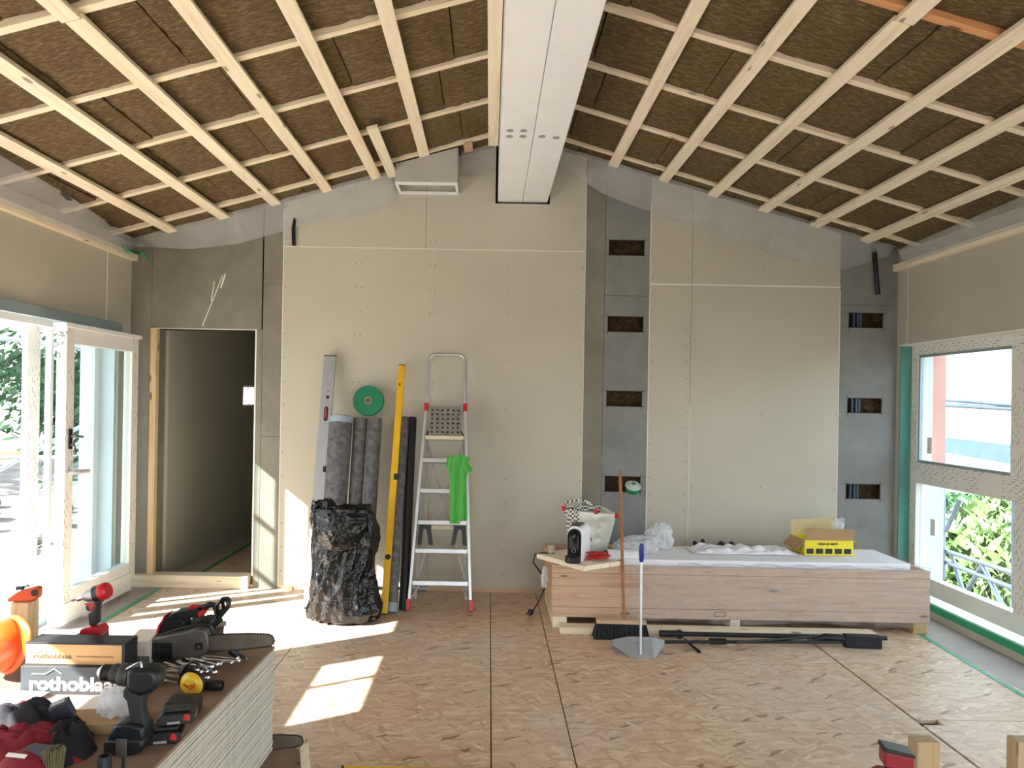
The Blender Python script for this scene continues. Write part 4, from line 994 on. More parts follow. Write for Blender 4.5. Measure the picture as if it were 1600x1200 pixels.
# --- mesh rolls
def roll(base, top, r, m, lab, band=None, name='mesh_roll'):
    base, top = Vector(base), Vector(top); ax = (top - base); L = ax.length; o = T(name, lab, 'roll', base)
    o.rotation_euler = ax.to_track_quat('Z', 'Y').to_euler()
    MB().lathe([(.0, .012), (.0, .0), (r * .35, 0), (r * .95, .0), (r, .008), (r, L - .008), (r * .95, L), (r * .72, L), (r * .70, L - .05), (0, L - .05)], 30).build('roll_body', m, o, smooth=50)
    sp_ = []
    for i in range(60):
        a = i * .42; q = r * (.74 + .22 * i / 60); sp_.append((q * math.cos(a), q * math.sin(a), L + .0005))
    MB().tube(sp_, .0015, 4).build('roll_edge', roll_dk, o)
    if band: MB().lathe([(r + .0006, band[0] * L), (r + .002, band[0] * L), (r + .002, band[1] * L), (r + .0006, band[1] * L)], 30, None, True).build('roll_band', blue_band, o, smooth=50)
    return o
roll((-1.230, 5.55, .003), (-1.210, 5.86, 1.46), .094, mesh_roll, 'thickest grey mesh roll, with a pale blue band round its top', (.965, .998))
roll((-1.070, 5.59, .003), (-1.060, 5.91, 1.45), .055, mesh_roll, 'thin grey mesh roll standing between two others behind the bin bag')
roll((-.956, 5.60, .003), (-.938, 5.90, 1.45), .055, mesh_roll, 'thin grey mesh roll under the green tape disc, nearest the yellow level')
roll((-.712, 5.42, .003), (-.70, 5.93, 1.46), .040, mesh_roll, 'thin grey mesh roll with pale band at its foot, right of the yellow level', (.002, .045))
roll((-.632, 5.50, .003), (-.640, 5.96, 1.46), .037, roll_dk, 'black membrane roll leaning just left of the ladder', name='membrane_roll')
# --- green tape disc on the rolls
td = T('tape_roll', 'large flat roll of green tape resting on top of the mesh rolls', 'tape roll', (-1.003, 5.945, 1.595), rot=(math.radians(82), 0, 0))
MB().lathe([(.030, -.025), (.124, -.025), (.126, -.022), (.126, .022), (.124, .025), (.030, .025)], 56, None, True).build('tape_body', mat('green_tape_side', rgb(12, 122, 84), .55, var=.05), td, smooth=40)
MB().lathe([(.022, -.024), (.030, -.024), (.030, .026), (.022, .026)], 30, None, True).build('tape_core', card, td, smooth=40)
# --- reel hanging in the lowest cut-out
rs_ = T('tape_reel', 'small reel of green tape sitting in the lowest cut-out behind the broom', 'tape roll', (1.21, 6.0, .905), rot=(math.radians(32), math.radians(4), 0))
MB().lathe([(.03, -.028), (.056, -.028), (.056, .018), (.03, .018)], 36, None, True).build('tape_body', green_t, rs_, smooth=40)
MB().lathe([(.022, .019), (.066, .019), (.066, .025), (.03, .027), (.03, .05), (.024, .05)], 36, None, True).build('reel_flange', mat('pale_reel', rgb(196, 214, 206), .5), rs_, smooth=40)
MB().lathe([(.018, -.03), (.024, -.03), (.024, .048), (.018, .048)], 30, None, True).build('reel_core', grey_pl, rs_, smooth=40)

# --- black bin bag
prof = [(.0, -1.04, .235, .17), (.02, -1.035, .275, .20), (.08, -1.03, .28, .215), (.18, -1.04, .255, .215), (.31, -1.045, .235, .21), (.44, -1.045, .232, .20), (.56, -1.04, .235, .19), (.66, -1.035, .232, .175), (.74, -1.04, .218, .155), (.82, -1.05, .195, .135)]
def bagf(u, v):
    k = v * (len(prof) - 1); i = min(int(k), len(prof) - 2); t = k - i; z, cx_, rx, ry = [prof[i][j] * (1 - t) + prof[i + 1][j] * t for j in range(4)]
    a = 2 * PI * u; c, s = math.cos(a), math.sin(a); e = .82
    X = math.copysign(abs(c) ** e, c); Y = math.copysign(abs(s) ** e, s)
    w_ = 1 + .045 * nz((c * 2, s * 2, z * 3), 1.3) + .05 * abs(nz((c * 3 + z * 3, s * 3, z * 5 - c * 2), 1.5)) + .022 * abs(nz((c * 9, s * 9, z * 13), 1)) - .03
    rg = lambda f_, q: (1 - abs(2 * nz((c * 1.2 + z * .9, s * 1.2, z * 2.6 - c * 1.4), f_, q))) ** 3
    w_ += .10 * rg(1.3, 3) + .022 * rg(3.1, 8) - .05 + .04 * math.sin(z * 7 + c * 3) * (1 - v)
    return (cx_ + rx * X * w_, 5.27 + ry * Y * w_ - .0, z + (.035 * nz((c * 2, s * 2, 7), 1.2) * v + (.04 if c < -.5 else 0) * max(0, v - .85) * 6))
bg_ = T('rubbish_bag', 'full black plastic rubbish bag standing in front of the grey rolls', 'bag', (0, 0, .002))
bo = MB().grid(bagf, 150, 100, cu=True, cap=1).build('bag_body', bagm, bg_, smooth=70)
def rimf(u, v):
    p = Vector(bagf(u, 1.0)); c = Vector((-1.05, 5.27, p.z)); d = (p - c); a = 2 * PI * u
    k = 1 - .5 * v; return (c.x + d.x * k, c.y + d.y * k, p.z - .13 * v ** 1.5 + .02 * abs(nz((math.cos(a) * 4, math.sin(a) * 4, v * 3), 1)))
MB().grid(rimf, 80, 12, cu=True).build('bag_mouth', bagm, bg_, smooth=70)
def flapf(u, v):
    a = -2.55 + 1.9 * u; x = -1.05 + .235 * math.cos(a) ; y = 5.27 + .20 * math.sin(a)
    L = v * .30 * (.45 + .55 * math.sin(u * PI) ** .6)
    return (x * 1 + .0 + .01 * nz((u * 6, v * 5, 1), 1), y - .012 - .02 * math.sin(v * PI) - .012 * abs(nz((u * 8, v * 4, 3), 1.2)), .835 - L - .03 * abs(u - .5))
cloth_obj('bag_collar', flapf, 50, 26, bagm, .0015, bg_)
def earf(u, v):
    a = 2 * PI * u; r = .045 + .018 * nz((math.cos(a) * 2, math.sin(a) * 2, v * 4), 1.4)
    return (-1.235 + r * math.cos(a) * (1.1 - .3 * v), 5.2 + r * math.sin(a), .70 + .16 * v + .01 * math.sin(5 * a))
MB().grid(earf, 40, 16, cu=True, cap=2).build('bag_knot', bagm, bg_, smooth=70)
# small bits at the foot of the wall
o = MB().box((0, 0, 0), (.085, .03, .03)).build('wood_wedge', pine_rd, bevel=.002, loc=(-1.70, 5.99, .0)); tag(o, 'small orange-brown wood wedge on the floor against the back wall', 'wedge')

# ================================================================== THE BOARD STACK AND WHAT LIES ON IT
SX0, SX1, SY0, SY1, SZ0, SZ = -2.18, -.925, 1.05, 3.07, .11, .55
for i, y in enumerate((1.2, 2.05, 2.95)):
    o = MB().box((SX0 + .02, y - .045, 0), (SX1 - .03, y + .045, SZ0)).build('timber_bearer', spruce, bevel=.003); tag(o, ['timber bearer under the near end of the board stack', 'timber bearer under the middle of the board stack', 'timber bearer under the far end of the board stack'][i], 'timber')
def ordinal(i):
    w_ = 'lowest first second third fourth fifth sixth seventh eighth ninth tenth eleventh twelfth thirteenth fourteenth fifteenth sixteenth seventeenth eighteenth nineteenth'.split()
    i += 1
    if i < 20: return w_[i]
    t_, u_ = divmod(i, 10); return {2: 'twent', 3: 'thirt'}[t_] + ('ieth' if u_ == 0 else 'y-' + w_[u_])
NBD = 35; tb = (SZ - SZ0) / NBD
b0_ = MB(); b0_.box((-1.28, -2.02, 0), (0, 0, tb - .0012)); o0 = b0_.build('gypsum_board', stack_m, bevel=.0025)
for i in range(NBD - 1):
    o = o0 if i == 0 else o0.copy()
    if i: COL.objects.link(o)
    o.location = (-.902 + rnd.uniform(-.003, .003), 3.068 + rnd.uniform(-.006, .006), SZ0 + i * tb); o.rotation_euler = (0, 0, math.radians(-2.46)); tag(o, 'pale-edged gypsum board in the tall tool-laden stack, %s from the bottom' % ordinal(i), 'board', 'gypsum boards in the stack')
o = MB().box((-1.28, -2.02, 0), (0, 0, tb)).build('brown_board', stack_top, bevel=.001, loc=(-.901, 3.07, SZ - tb), rot=(0, 0, math.radians(-2.46))); tag(o, 'brown-faced board, topmost of the tall stack, carrying the tools', 'board')

def frame(bx, by, Z=SZ, dy=0):
    P = at(bx, by, Z=Z); P.y += 0; s = F / P.y
    return P, s, (lambda px, py: ((px - bx) / s, (by - py) / s))
def zm(ox, oy, k): return lambda pts: [(ox + a / k, oy + b / k) for a, b in pts]
def C(cv, pts): return [cv(*p) for p in pts]

# --- chainsaw
P, s, cv = frame(292, 1029); P.y = 2.90
cs = T('chainsaw', 'dirty grey and black top-handle chainsaw lying on the brown board', 'chainsaw', P)
z3 = zm(200, 900, 6.154)
MB().prism(C(cv, z3([(262, 690), (265, 580), (490, 522), (600, 500), (690, 466), (780, 480), (808, 540), (822, 640), (795, 700), (740, 742), (560, 757), (480, 768), (300, 778)])), -.045, .0).build('clutch_cover', steel_dk, cs, bevel=.006, smooth=40)
MB().prism(C(cv, z3([(275, 690), (280, 560), (520, 480), (690, 440), (800, 450), (830, 540), (820, 700), (600, 775), (290, 785)])), .001, .12).build('engine_body', blackp, cs, bevel=.008, smooth=40)
gr = MB()
for i in range(6):
    a, b = z3([(278, 612 + i * 16), (478, 604 + i * 14)]); (x0, zA), (x1, zB) = cv(*a), cv(*b); gr.box((x0, -.0475, zA - .0018), (x1, -.0445, zA + .0018))
for i in range(4): 
    a = z3([(330 + i * 44, 604)])[0]; b = z3([(330 + i * 44, 690)])[0]; (x0, zA), (_, zB) = cv(*a), cv(*b); gr.box((x0 - .001, -.0472, zB), (x0 + .001, -.0442, zA))
a, b = z3([(282, 700), (480, 760)]); (x0, zA), (x1, zB) = cv(*a), cv(*b); gr.box((x0, -.0468, zB), (x1, -.0442, zA))
gr.build('cooling_grille', blackm, cs)
MB().prism(C(cv, z3([(283, 560), (292, 500), (330, 425), (440, 352), (470, 350), (660, 310), (685, 345), (690, 400), (520, 412), (510, 425), (545, 470), (380, 545)])), .005, .075).build('rear_housing', blackp, cs, bevel=.010, smooth=40)
MB().prism(C(cv, z3([(270, 545), (285, 480), (320, 430), (340, 385), (356, 380), (345, 415), (312, 480), (295, 550)])), .0, .08).build('red_shroud', red_p, cs, bevel=.004, smooth=40)
MB().prism(C(cv, z3([(548, 325), (560, 303), (630, 305), (655, 320), (600, 335)])), .02, .06).build('throttle_lock', red_p, cs, bevel=.003)
MB().prism(C(cv, z3([(672, 350), (700, 325), (755, 325), (720, 370), (695, 390), (675, 375)])), -.005, .03).build('choke_lever', red_p, cs, bevel=.003)
fh = MB(); q = C(cv, z3([(690, 320), (760, 285), (800, 290), (825, 340), (830, 400), (790, 440), (720, 440)])); fh.tube([(x, .03, z) for x, z in q], .012, 12)
q = C(cv, z3([(690, 325), (665, 370), (690, 405)])); fh.tube([(x, .035, z) for x, z in q], .009, 10); q = C(cv, z3([(600, 395), (605, 450)])); fh.tube([(x, .035, z) for x, z in q], .007, 8)
fh.build('front_handle', blackp, cs, smooth=50)
gd = MB(); q = C(cv, z3([(840, 395), (840, 280), (892, 222), (930, 220), (950, 245), (945, 300), (865, 400)])); gd.tube([(x, .02, z) for x, z in q], .0085, 8, True, None, 2.4)
a, b = C(cv, z3([(835, 330), (930, 335)])); 
q = C(cv, z3([(885, 235), (905, 340)])); gd.tube([(x, .02, z) for x, z in q], .006, 8, flat=2.2); q = C(cv, z3([(838, 380), (900, 345)])); gd.tube([(x, .02, z) for x, z in q], .006, 8, flat=2.2)
q = C(cv, z3([(800, 470), (845, 420), (850, 370)])); gd.tube([(x, .02, z) for x, z in q], .009, 8, flat=2)
gd.build('hand_guard', blackp, cs, smooth=50)
x_, z_ = cv(*z3([(858, 480)])[0]); MB().lathe([(0, 0), (.011, 0), (.012, .01), (.010, .05), (0, .05)], 20, tr(x_ - .03, .04, z_ - .006) @ rotm('Y', 80)).build('oil_cap', mat('saw_cap', rgb(150, 144, 134), .6), cs, smooth=50)
x_, z_ = cv(*z3([(732, 632)])[0]); k_ = MB(); k_.box((x_ - .014, -.050, z_ - .012), (x_ + .014, -.044, z_ + .014)); k_.build('nut_recess', blackp, cs); MB().lathe([(0, 0), (.008, 0), (.007, .006), (0, .006)], 6, tr(x_, -.048, z_) @ rotm('X', 90)).build('bar_nut', steel_dk, cs)
bp = C(cv, z3([(780, 545), (1000, 525), (1200, 516), (1370, 520), (1408, 535), (1424, 570), (1424, 600), (1400, 625), (1300, 640), (1100, 668), (900, 682), (790, 685)]))
br_ = MB().prism(bp, -.030, -.025).build('guide_bar', mat('bar_steel', rgb(124, 116, 104), .45, .6, var=.2, vs=14), cs)
x_, z_ = cv(*z3([(1252, 578)])[0]); MB().lathe([(0, 0), (.003, 0), (.003, .002), (0, .002)], 10, tr(x_, -.030, z_) @ rotm('X', 90)).build('tip_rivet', steel, cs)
def chain(pts, nm, par, y=-.0275):
    c = MB(); c.tube([(x, y, z) for x, z in pts], .0028, 6)
    L = [0]
    for a, b in zip(pts, pts[1:]): L.append(L[-1] + math.hypot(b[0] - a[0], b[1] - a[1]))
    d = 0; 
    while d < L[-1]:
        i = max(j for j in range(len(L)) if L[j] <= d); i = min(i, len(pts) - 2); t = (d - L[i]) / max(1e-6, L[i + 1] - L[i])
        x = pts[i][0] * (1 - t) + pts[i + 1][0] * t; z = pts[i][1] * (1 - t) + pts[i + 1][1] * t
        an = math.atan2(pts[i + 1][1] - pts[i][1], pts[i + 1][0] - pts[i][0])
        c.prism([(-.0035, -.0015), (.0035, -.0015), (.0035, .0052), (.0, .0038), (-.003, .0040)], y - .003, y + .003, Matrix.Translation((x, 0, z)) @ Matrix.Rotation(-an, 4, 'Y')); d += .0115
    c.build(nm, blackm, par)
chain(bp, 'saw_chain', cs)
cs2 = dup(cs, (-.805 - .37 + .01, 3.21, .0), None, 'second chainsaw on the floor behind the board stack, only its bar showing')
o = MB().box((0, 0, 0), (.13, .03, .001)).build('adhesive_tape', green_t2, loc=(-1.07, 3.02, SZ + .0005), rot=(0, 0, .15)); tag(o, 'torn piece of green tape under the tip of the chainsaw bar', 'tape')

# --- cartons
def fit(o, w_):
    xs_ = [v.co.x for v in o.data.vertices]; o.scale = (w_ / (max(xs_) - min(xs_)), 1, 1); return o
b2 = T('screw_carton', 'wide dark grey carton with white lettering lying on the brown board', 'box', (-1.645, 2.54, SZ))
MB().box((0, 0, 0), (.40, .12, .098)).build('carton_body', box_grey, b2, bevel=.002)
fit(text('carton_lettering', 'rothoblaas', .066, ink_w, b2, (.030, -.001, .016), off=.0022), .325)
lg = MB(); lg.tube([(.042, -.001, .072), (.088, -.001, .072), (.120, -.001, .091), (.146, -.001, .074)], .0030, 6, flat=.4)
lg.build('carton_logo', ink_w, b2)
b1 = T('long_carton', 'long kraft and black carton with small dark lettering, on the grey carton', 'box', (-1.642, 2.56, SZ + .0985))
MB().box((0, 0, .0), (.356, .092, .078)).build('carton_body', box_black, b1, bevel=.0015)
MB().box((.002, -.0015, .002), (.345, -.0002, .072)).build('kraft_sleeve', kraft, b1)
fit(text('carton_lettering', 'rothoblaas', .026, ink_d, b1, (.030, -.0022, .022), off=.0002, ext=.0003), .134)
fit(text('carton_tagline', 'Solutions for Building Technology', .009, ink_d, b1, (.184, -.0022, .028), ext=.0002), .132)
lg = MB(); lg.tube([(.034, -.002, .043), (.05, -.002, .043), (.06, -.002, .049), (.069, -.002, .044)], .0008, 5); lg.build('carton_logo', ink_d, b1)
b3 = T('white_box', 'small plain white box between the long carton and the chainsaw', 'box', (-1.405, 2.80, SZ), math.radians(8))
o = MB().box((0, 0, 0), (.17, .10, .098)).build('small_carton', card, bevel=.002, loc=(-1.61, 2.68, SZ)); tag(o, 'low carton under the red impact driver, behind the grey carton', 'box')
MB().box((0, 0, 0), (.085, .16, .10)).build('box_body', paper, b3, bevel=.002)

# --- red impact driver standing on the grey carton
P, s, cv = frame(142, 1010, Z=SZ + .0985); P.y = 2.735; s = F / 2.735; cv = lambda px, py: ((px - 142) / s, (1010 - py) / s)
P = at(142, 1010, Y=2.735); P.z = SZ + .0985
im = T('impact_driver', 'red and black cordless impact driver standing upright behind the long carton', 'power tool', P)
z2 = zm(0, 880, 6.668)
def axis_lathe(par, nm, m, p0, p1, prof, y=.0, n=28):
    """lathe round the line p0-p1 in the XZ plane; prof = [(radius, 0..1)]"""
    a, b = Vector((p0[0], y, p0[1])), Vector((p1[0], y, p1[1])); d = b - a
    M = Matrix.Translation(a) @ d.to_track_quat('Z', 'Y').to_matrix().to_4x4()
    return MB().lathe([(r, t * d.length) for r, t in prof], n, M).build(nm, m, par, smooth=40)
a, b = C(cv, z2([(735, 386), (800, 362)])); axis_lathe(im, 'driver_bit', steel_dk, a, b, [(0, 0), (.002, 0), (.0032, .2), (.0032, 1), (0, 1)])
a, b = C(cv, z2([(790, 366), (865, 340)])); axis_lathe(im, 'bit_collar', steel, a, b, [(0, 0), (.006, 0), (.0105, .2), (.0105, .8), (.013, 1), (0, 1)])
a, b = C(cv, z2([(860, 342), (1000, 300)])); axis_lathe(im, 'nose_cone', mat('nose_metal', rgb(150, 152, 150), .35, .7, var=.1), a, b, [(0, 0), (.013, 0), (.024, .35), (.028, .9), (.028, 1), (0, 1)])
a, b = C(cv, z2([(985, 305), (1040, 288)])); axis_lathe(im, 'nose_ring', blackp, a, b, [(0, 0), (.031, 0), (.032, 1), (0, 1)])
a, b = C(cv, z2([(1025, 292), (1128, 262)])); axis_lathe(im, 'motor_housing', red_p, a, b, [(0, 0), (.031, 0), (.033, .3), (.032, .8), (.026, 1), (0, 1.02)])
MB().prism(C(cv, z2([(875, 405), (1010, 385), (1010, 400), (975, 470), (960, 490), (945, 470), (930, 430)])), -.012, .012).build('trigger_guard', red_p, im, bevel=.003)
MB().prism(C(cv, z2([(893, 425), (935, 425), (955, 455), (935, 488), (900, 470)])), -.008, .008).build('trigger', blackp, im, bevel=.003)
MB().prism(C(cv, z2([(985, 375), (1110, 350), (1040, 400), (1030, 500), (1032, 610), (945, 632), (930, 500), (965, 480), (1000, 420)])), -.017, .017).build('grip', darkrub, im, bevel=.009, smooth=50)
MB().prism(C(cv, z2([(880, 650), (945, 630), (1050, 625), (1090, 660), (1090, 720), (960, 745), (900, 740), (870, 700)])), -.034, .034).build('driver_foot', red_p, im, bevel=.005)
MB().prism(C(cv, z2([(815, 745), (840, 700), (930, 700), (1085, 712), (1088, 860), (820, 860)])), -.038, .038).build('battery', blackp, im, bevel=.005)

# --- helmet, post, orange tool
hm = T('hard_hat', 'orange hard hat lying on its side at the edge of the board stack', 'helmet', (-1.79, 2.67, SZ + .125))
hm.scale = (.88, .88, .88); _z = Vector((-.5, -.72, .12)).normalized(); _x = Vector((.9, -.3, .35)); _x = (_x - _z * _x.dot(_z)).normalized(); hm.rotation_euler = Matrix((_x, _z.cross(_x), _z)).transposed().to_euler()
def hatf(u, v, r=(.135, .108, .12), dz=0):
    a = 2 * PI * u; t = v * PI / 2; rr = math.cos(t); rid = 1 + .05 * (1 if abs(math.sin(a)) < .18 else 0) * (v > .1)
    return (r[0] * rr * math.cos(a), r[1] * rr * math.sin(a), r[2] * math.sin(t) * rid)
o = MB().grid(hatf, 72, 22, cu=True).build('hat_shell', orange_p, hm, smooth=50); q = o.modifiers.new('t', 'SOLIDIFY'); q.thickness = .003
MB().grid(lambda u, v: ((.134 + .014 * v + .04 * v * max(0, math.cos(2 * PI * u)) ** 2) * math.cos(2 * PI * u), (.107 + .014 * v) * math.sin(2 * PI * u), -.004 - .016 * v), 60, 3, cu=True).build('hat_brim', orange_p, hm, smooth=50).modifiers.new('t', 'SOLIDIFY').thickness = .003
st_ = MB(); 
for k in range(3):
    a = k * PI / 3; st_.tube([(.125 * math.cos(a) * math.cos(t), .098 * math.sin(a) * math.cos(t), .085 * math.sin(t)) for t in [PI * i / 12 for i in range(13)]], .007, 6, flat=.2)
st_.build('hat_straps', mat('strap_cream', rgb(226, 196, 150), .8), hm, smooth=50)
MB().lathe([(.103, .0), (.106, .0), (.106, .03), (.103, .03)], 36, Matrix.Diagonal((1.2, .95, 1, 1)) @ tr(0, 0, -.012), True).build('head_band', MATS['strap_cream'], hm, smooth=50)
o = MB().box((-.036, -.035, 0), (.036, .035, .225)).build('wood_post', spruce_z, bevel=.003, loc=(-1.865, 2.90, SZ)); tag(o, 'short upright wood block standing behind the orange hard hat', 'block')
ot = T('orange_case', 'small orange tapered tool case lying on top of the wood block', 'tool', (-1.865, 2.90, SZ + .226), math.radians(8))
MB().prism([(-.062, .004), (-.058, .012), (-.02, .04), (.045, .058), (.060, .052), (.058, .012), (.03, .0), (-.05, .0)], -.02, .02).build('case_body', orange_t, ot, bevel=.006, smooth=50)
MB().lathe([(0, 0), (.014, 0), (.014, .003), (0, .003)], 20, tr(.045, -.020, .036) @ rotm('X', 90)).build('case_cap', blackp, ot)
k_ = MB(); k_.box((-.03, -.012, .046), (-.005, .006, .058)); k_.tube([(-.01, 0, .05), (.01, .0, .062), (.015, 0, .055)], .003, 6); k_.build('case_clip', blackp, ot)

# --- pile of long wood screws
sc_ = MB(); sc_.lathe([(.0, 0), (.0014, .012), (.0032, .02), (.0032, .10), (.0026, .10), (.0026, .178), (.0045, .182), (.0105, .183), (.0105, .187), (.0065, .190), (.0, .190)], 12)
for i in range(26): sc_.lathe([(.0032, 0), (.0046, .0014), (.0032, .0028)], 10, tr(0, 0, .018 + i * .0032), True)
s0 = sc_.build('wood_screw', steel, smooth=40)
ends = [((240, 1030), (318, 1052)), ((252, 1036), (326, 1056)), ((258, 1042), (322, 1060)), ((270, 1030), (316, 1054)), ((246, 1050), (300, 1062)), ((262, 1030), (336, 1048)), ((282, 1026), (340, 1046)), ((290, 1026), (350, 1042)), ((300, 1024), (352, 1038)), ((298, 1030), (347, 1040)), ((310, 1026), (368, 1036)), ((320, 1030), (372, 1034)), ((272, 1040), (328, 1050)), ((256, 1056), (312, 1064)), ((250, 1044), (256, 1062)), ((285, 1036), (330, 1044)), ((276, 1024), (300, 1056)), ((330, 1026), (362, 1030)), ((304, 1034), (338, 1052)), ((262, 1048), (310, 1052)), ((244, 1062), (296, 1068)), ((292, 1046), (324, 1062))]
for i, (a, b) in enumerate(ends):
    zl = SZ + .0112 + (i % 4) * .0065; pa, pb = at(*a, Z=zl), at(*b, Z=zl); pb = pb.lerp(pa, 0); d = (pb - pa); d.z = (.003 if i % 2 else -.002); d.normalize()
    o = s0 if i == 0 else s0.copy()
    if i: COL.objects.link(o)
    mid = (pa + pb) / 2; o.location = mid - d * .095; o.location.z = zl; o.rotation_euler = d.to_track_quat('Z', 'Y').to_euler(); o.scale = (1, 1, .92)
    tag(o, 'long shiny wood screw in the loose pile before the chainsaw', 'screw', 'long wood screws in the pile')
bh = T('bit_holder', 'black conical bit holder with a bright screw at the stack edge', 'tool', at(366, 1032, Z=SZ))
axis_lathe(bh, 'holder_body', blackp, (-.012, .045), (.012, .016), [(0, 0), (.018, 0), (.020, .2), (.010, 1), (0, 1)])
axis_lathe(bh, 'bent_shaft', blackm, (.005, .025), (.045, .012), [(0, 0), (.010, 0), (.006, 1), (0, 1)])
axis_lathe(bh, 'screw_tip', steel, (.040, .018), (.052, .004), [(0, 0), (.004, 0), (.004, .6), (.008, .9), (.008, 1), (0, 1)])

# --- black drill
P, s, cv = frame(203, 1171)
dr = T('cordless_drill', 'large black cordless drill standing on its battery at the stack front', 'power tool', P)
z5 = zm(150, 1020, 5.926)
a, b = C(cv, z5([(-38, 180), (15, 182)])); axis_lathe(dr, 'drill_bit', steel_dk, a, b, [(0, 0), (.002, .0), (.003, .1), (.003, 1), (0, 1)])
a, b = C(cv, z5([(10, 182), (55, 184)])); axis_lathe(dr, 'chuck_jaws', steel, a, b, [(0, 0), (.010, 0), (.020, .8), (.021, 1), (0, 1)])
a, b = C(cv, z5([(50, 184), (140, 190)])); axis_lathe(dr, 'chuck', blackp, a, b, [(0, 0), (.021, 0), (.024, .1), (.0245, .9), (.023, 1), (0, 1)])
a, b = C(cv, z5([(138, 190), (222, 198)])); axis_lathe(dr, 'chuck_sleeve', darkrub, a, b, [(0, 0), (.025, 0), (.029, .3), (.029, 1), (0, 1)])
a, b = C(cv, z5([(218, 198), (310, 208)])); axis_lathe(dr, 'torque_ring', mat('olive_ring', rgb(58, 60, 52), .5), a, b, [(0, 0), (.031, 0), (.033, .1), (.033, .9), (.031, 1), (0, 1)])
MB().prism(C(cv, z5([(300, 130), (380, 108), (540, 112), (600, 150), (610, 200), (590, 290), (530, 345), (430, 370), (330, 340), (300, 280)])), -.034, .034).build('motor_body', mat('drill_body', rgb(16, 24, 30), .4, var=.15), dr, bevel=.016, smooth=50, seg=4)
MB().prism(C(cv, z5([(265, 320), (300, 300), (450, 330), (455, 400), (440, 480), (470, 600), (480, 680), (330, 680), (325, 560), (300, 430), (262, 390)])), -.019, .019).build('grip', darkrub, dr, bevel=.010, smooth=50, seg=3)
MB().prism(C(cv, z5([(255, 340), (300, 330), (305, 420), (275, 400)])), -.010, .010).build('trigger', blackp, dr, bevel=.003)
MB().prism(C(cv, z5([(180, 700), (215, 625), (330, 610), (480, 640), (492, 760), (140, 780)])), -.036, .036).build('drill_foot', MATS['drill_body'], dr, bevel=.008, smooth=50)
MB().prism(C(cv, z5([(130, 790), (145, 755), (480, 745), (492, 800), (470, 860), (400, 895), (145, 895), (130, 860)])), -.041, .041).build('battery', blackp, dr, bevel=.007, smooth=50)
x_, z_ = cv(*z5([(300, 820)])[0]); MB().box((x_ - .016, -.045, z_ - .026), (x_ + .016, -.040, z_ + .028)).build('battery_latch', steel_dk, dr, bevel=.002)
k_ = MB(); q = C(cv, z5([(300, 130), (390, 78), (430, 60), (440, 110)])); k_.tube([(x, -.02, z) for x, z in q], .0035, 8); k_.build('belt_hook', steel, dr, smooth=50)

# --- battery packs
def battery(nm, loc, rz, lab):
    o = T(nm, lab, 'battery', loc, rz)
    MB().prism([(-.062, 0), (.050, 0), (.062, .012), (.062, .040), (.045, .048), (-.050, .048), (-.062, .030)], -.038, .038).build('pack_body', blackp, o, bevel=.005, smooth=40)
    MB().box((-.045, -.022, .048), (.045, .022, .062)).build('contact_rail', darkrub, o, bevel=.004)
    MB().prism([(.022, .020), (.045, .014), (.045, .036), (.034, .046), (.026, .040)], -.0405, -.037).build('release_button', red_p, o, bevel=.002)
    MB().box((-.03, -.0392, .006), (.012, -.0378, .016)).build('pack_print', mat('pack_grey', rgb(150, 150, 150), .5) if 'pack_grey' not in MATS else MATS['pack_grey'], o)
    o.scale = (.88, .88, .74); return o
P = at(258, 1156, Z=SZ); battery('battery_pack', (P.x, P.y, SZ), math.radians(12), 'lower black battery pack with red button, right of the black drill')
battery('battery_pack', (P.x + .025, P.y + .03, SZ + .0465), math.radians(16), 'upper black battery pack with red button, stacked on the other pack')
o = T('tool_case', 'small black plastic case behind the battery packs, beside the drill', 'case', (P.x + .0, P.y + .19, SZ), .1)
MB().box((-.075, -.05, 0), (.03, .04, .055)).build('case_body', blackp, o, bevel=.012); MB().box((-.055, -.052, .015), (-.01, -.0495, .04)).build('case_catch', blackm, o, bevel=.002)
# --- ear defenders
P = at(300, 1088, Z=SZ); em = T('ear_defenders', 'ear defenders with one yellow cup and black headband beside the screws', 'ear defenders', (P.x, P.y, SZ + .046), rot=(math.radians(8), math.radians(18), math.radians(-10)))
MB().lathe([(0, .024), (.025, .0225), (.040, .016), (.0455, .006), (.0455, 0), (.0, 0)], 40, Matrix.Diagonal((1, 1, 1, 1)) @ rotm('X', 90) @ Matrix.Diagonal((.94, .92, 1, 1))).build('ear_cup', yellow_c, em, smooth=50)
MB().lathe([(.02, -.022), (.040, -.022), (.046, -.012), (.046, 0), (.02, 0)], 40, rotm('X', 90) @ Matrix.Diagonal((.96, .94, 1, 1)), True).build('ear_cushion', blackp, em, smooth=50)
MB().tube([(.0 - .03 * math.cos(a) - .028, .02 + .02 * math.sin(a * .5), .062 * math.sin(a) - .005) for a in [-.5 + i * .2 for i in range(15)]], .004, 8, flat=3).build('headband', blackp, em, smooth=50)
em2 = MB().ell((-.055, .05, -.01), (.035, .022, .03), 24, 12).build('ear_cup', blackp, em, smooth=50)
lb = MB(); 
for i, (x, z, w_) in enumerate(((-.018, -.003, .005), (-.008, -.004, .007))): lb.box((x, -.0258, z), (x + w_, -.0225, z + .008))
for i in range(4): lb.box((.004 + i * .006, -.0250, -.010 + i * .004), (.006 + i * .006, -.0222, .010 + i * .004))
lb.build('cup_print', ink_r, em)
P = at(333, 1078, Z=SZ); o = MB().lathe([(0, 0), (.016, 0), (.016, .002), (.0175, .004), (.0175, .066), (.016, .07), (.012, .07), (.012, .06), (0, .06)], 24, tr(-.035, 0, .018) @ rotm('Y', 90)).build('black_tube', blackp, smooth=40, loc=P); tag(o, 'short black plastic tube lying right of the yellow ear cup', 'tube')
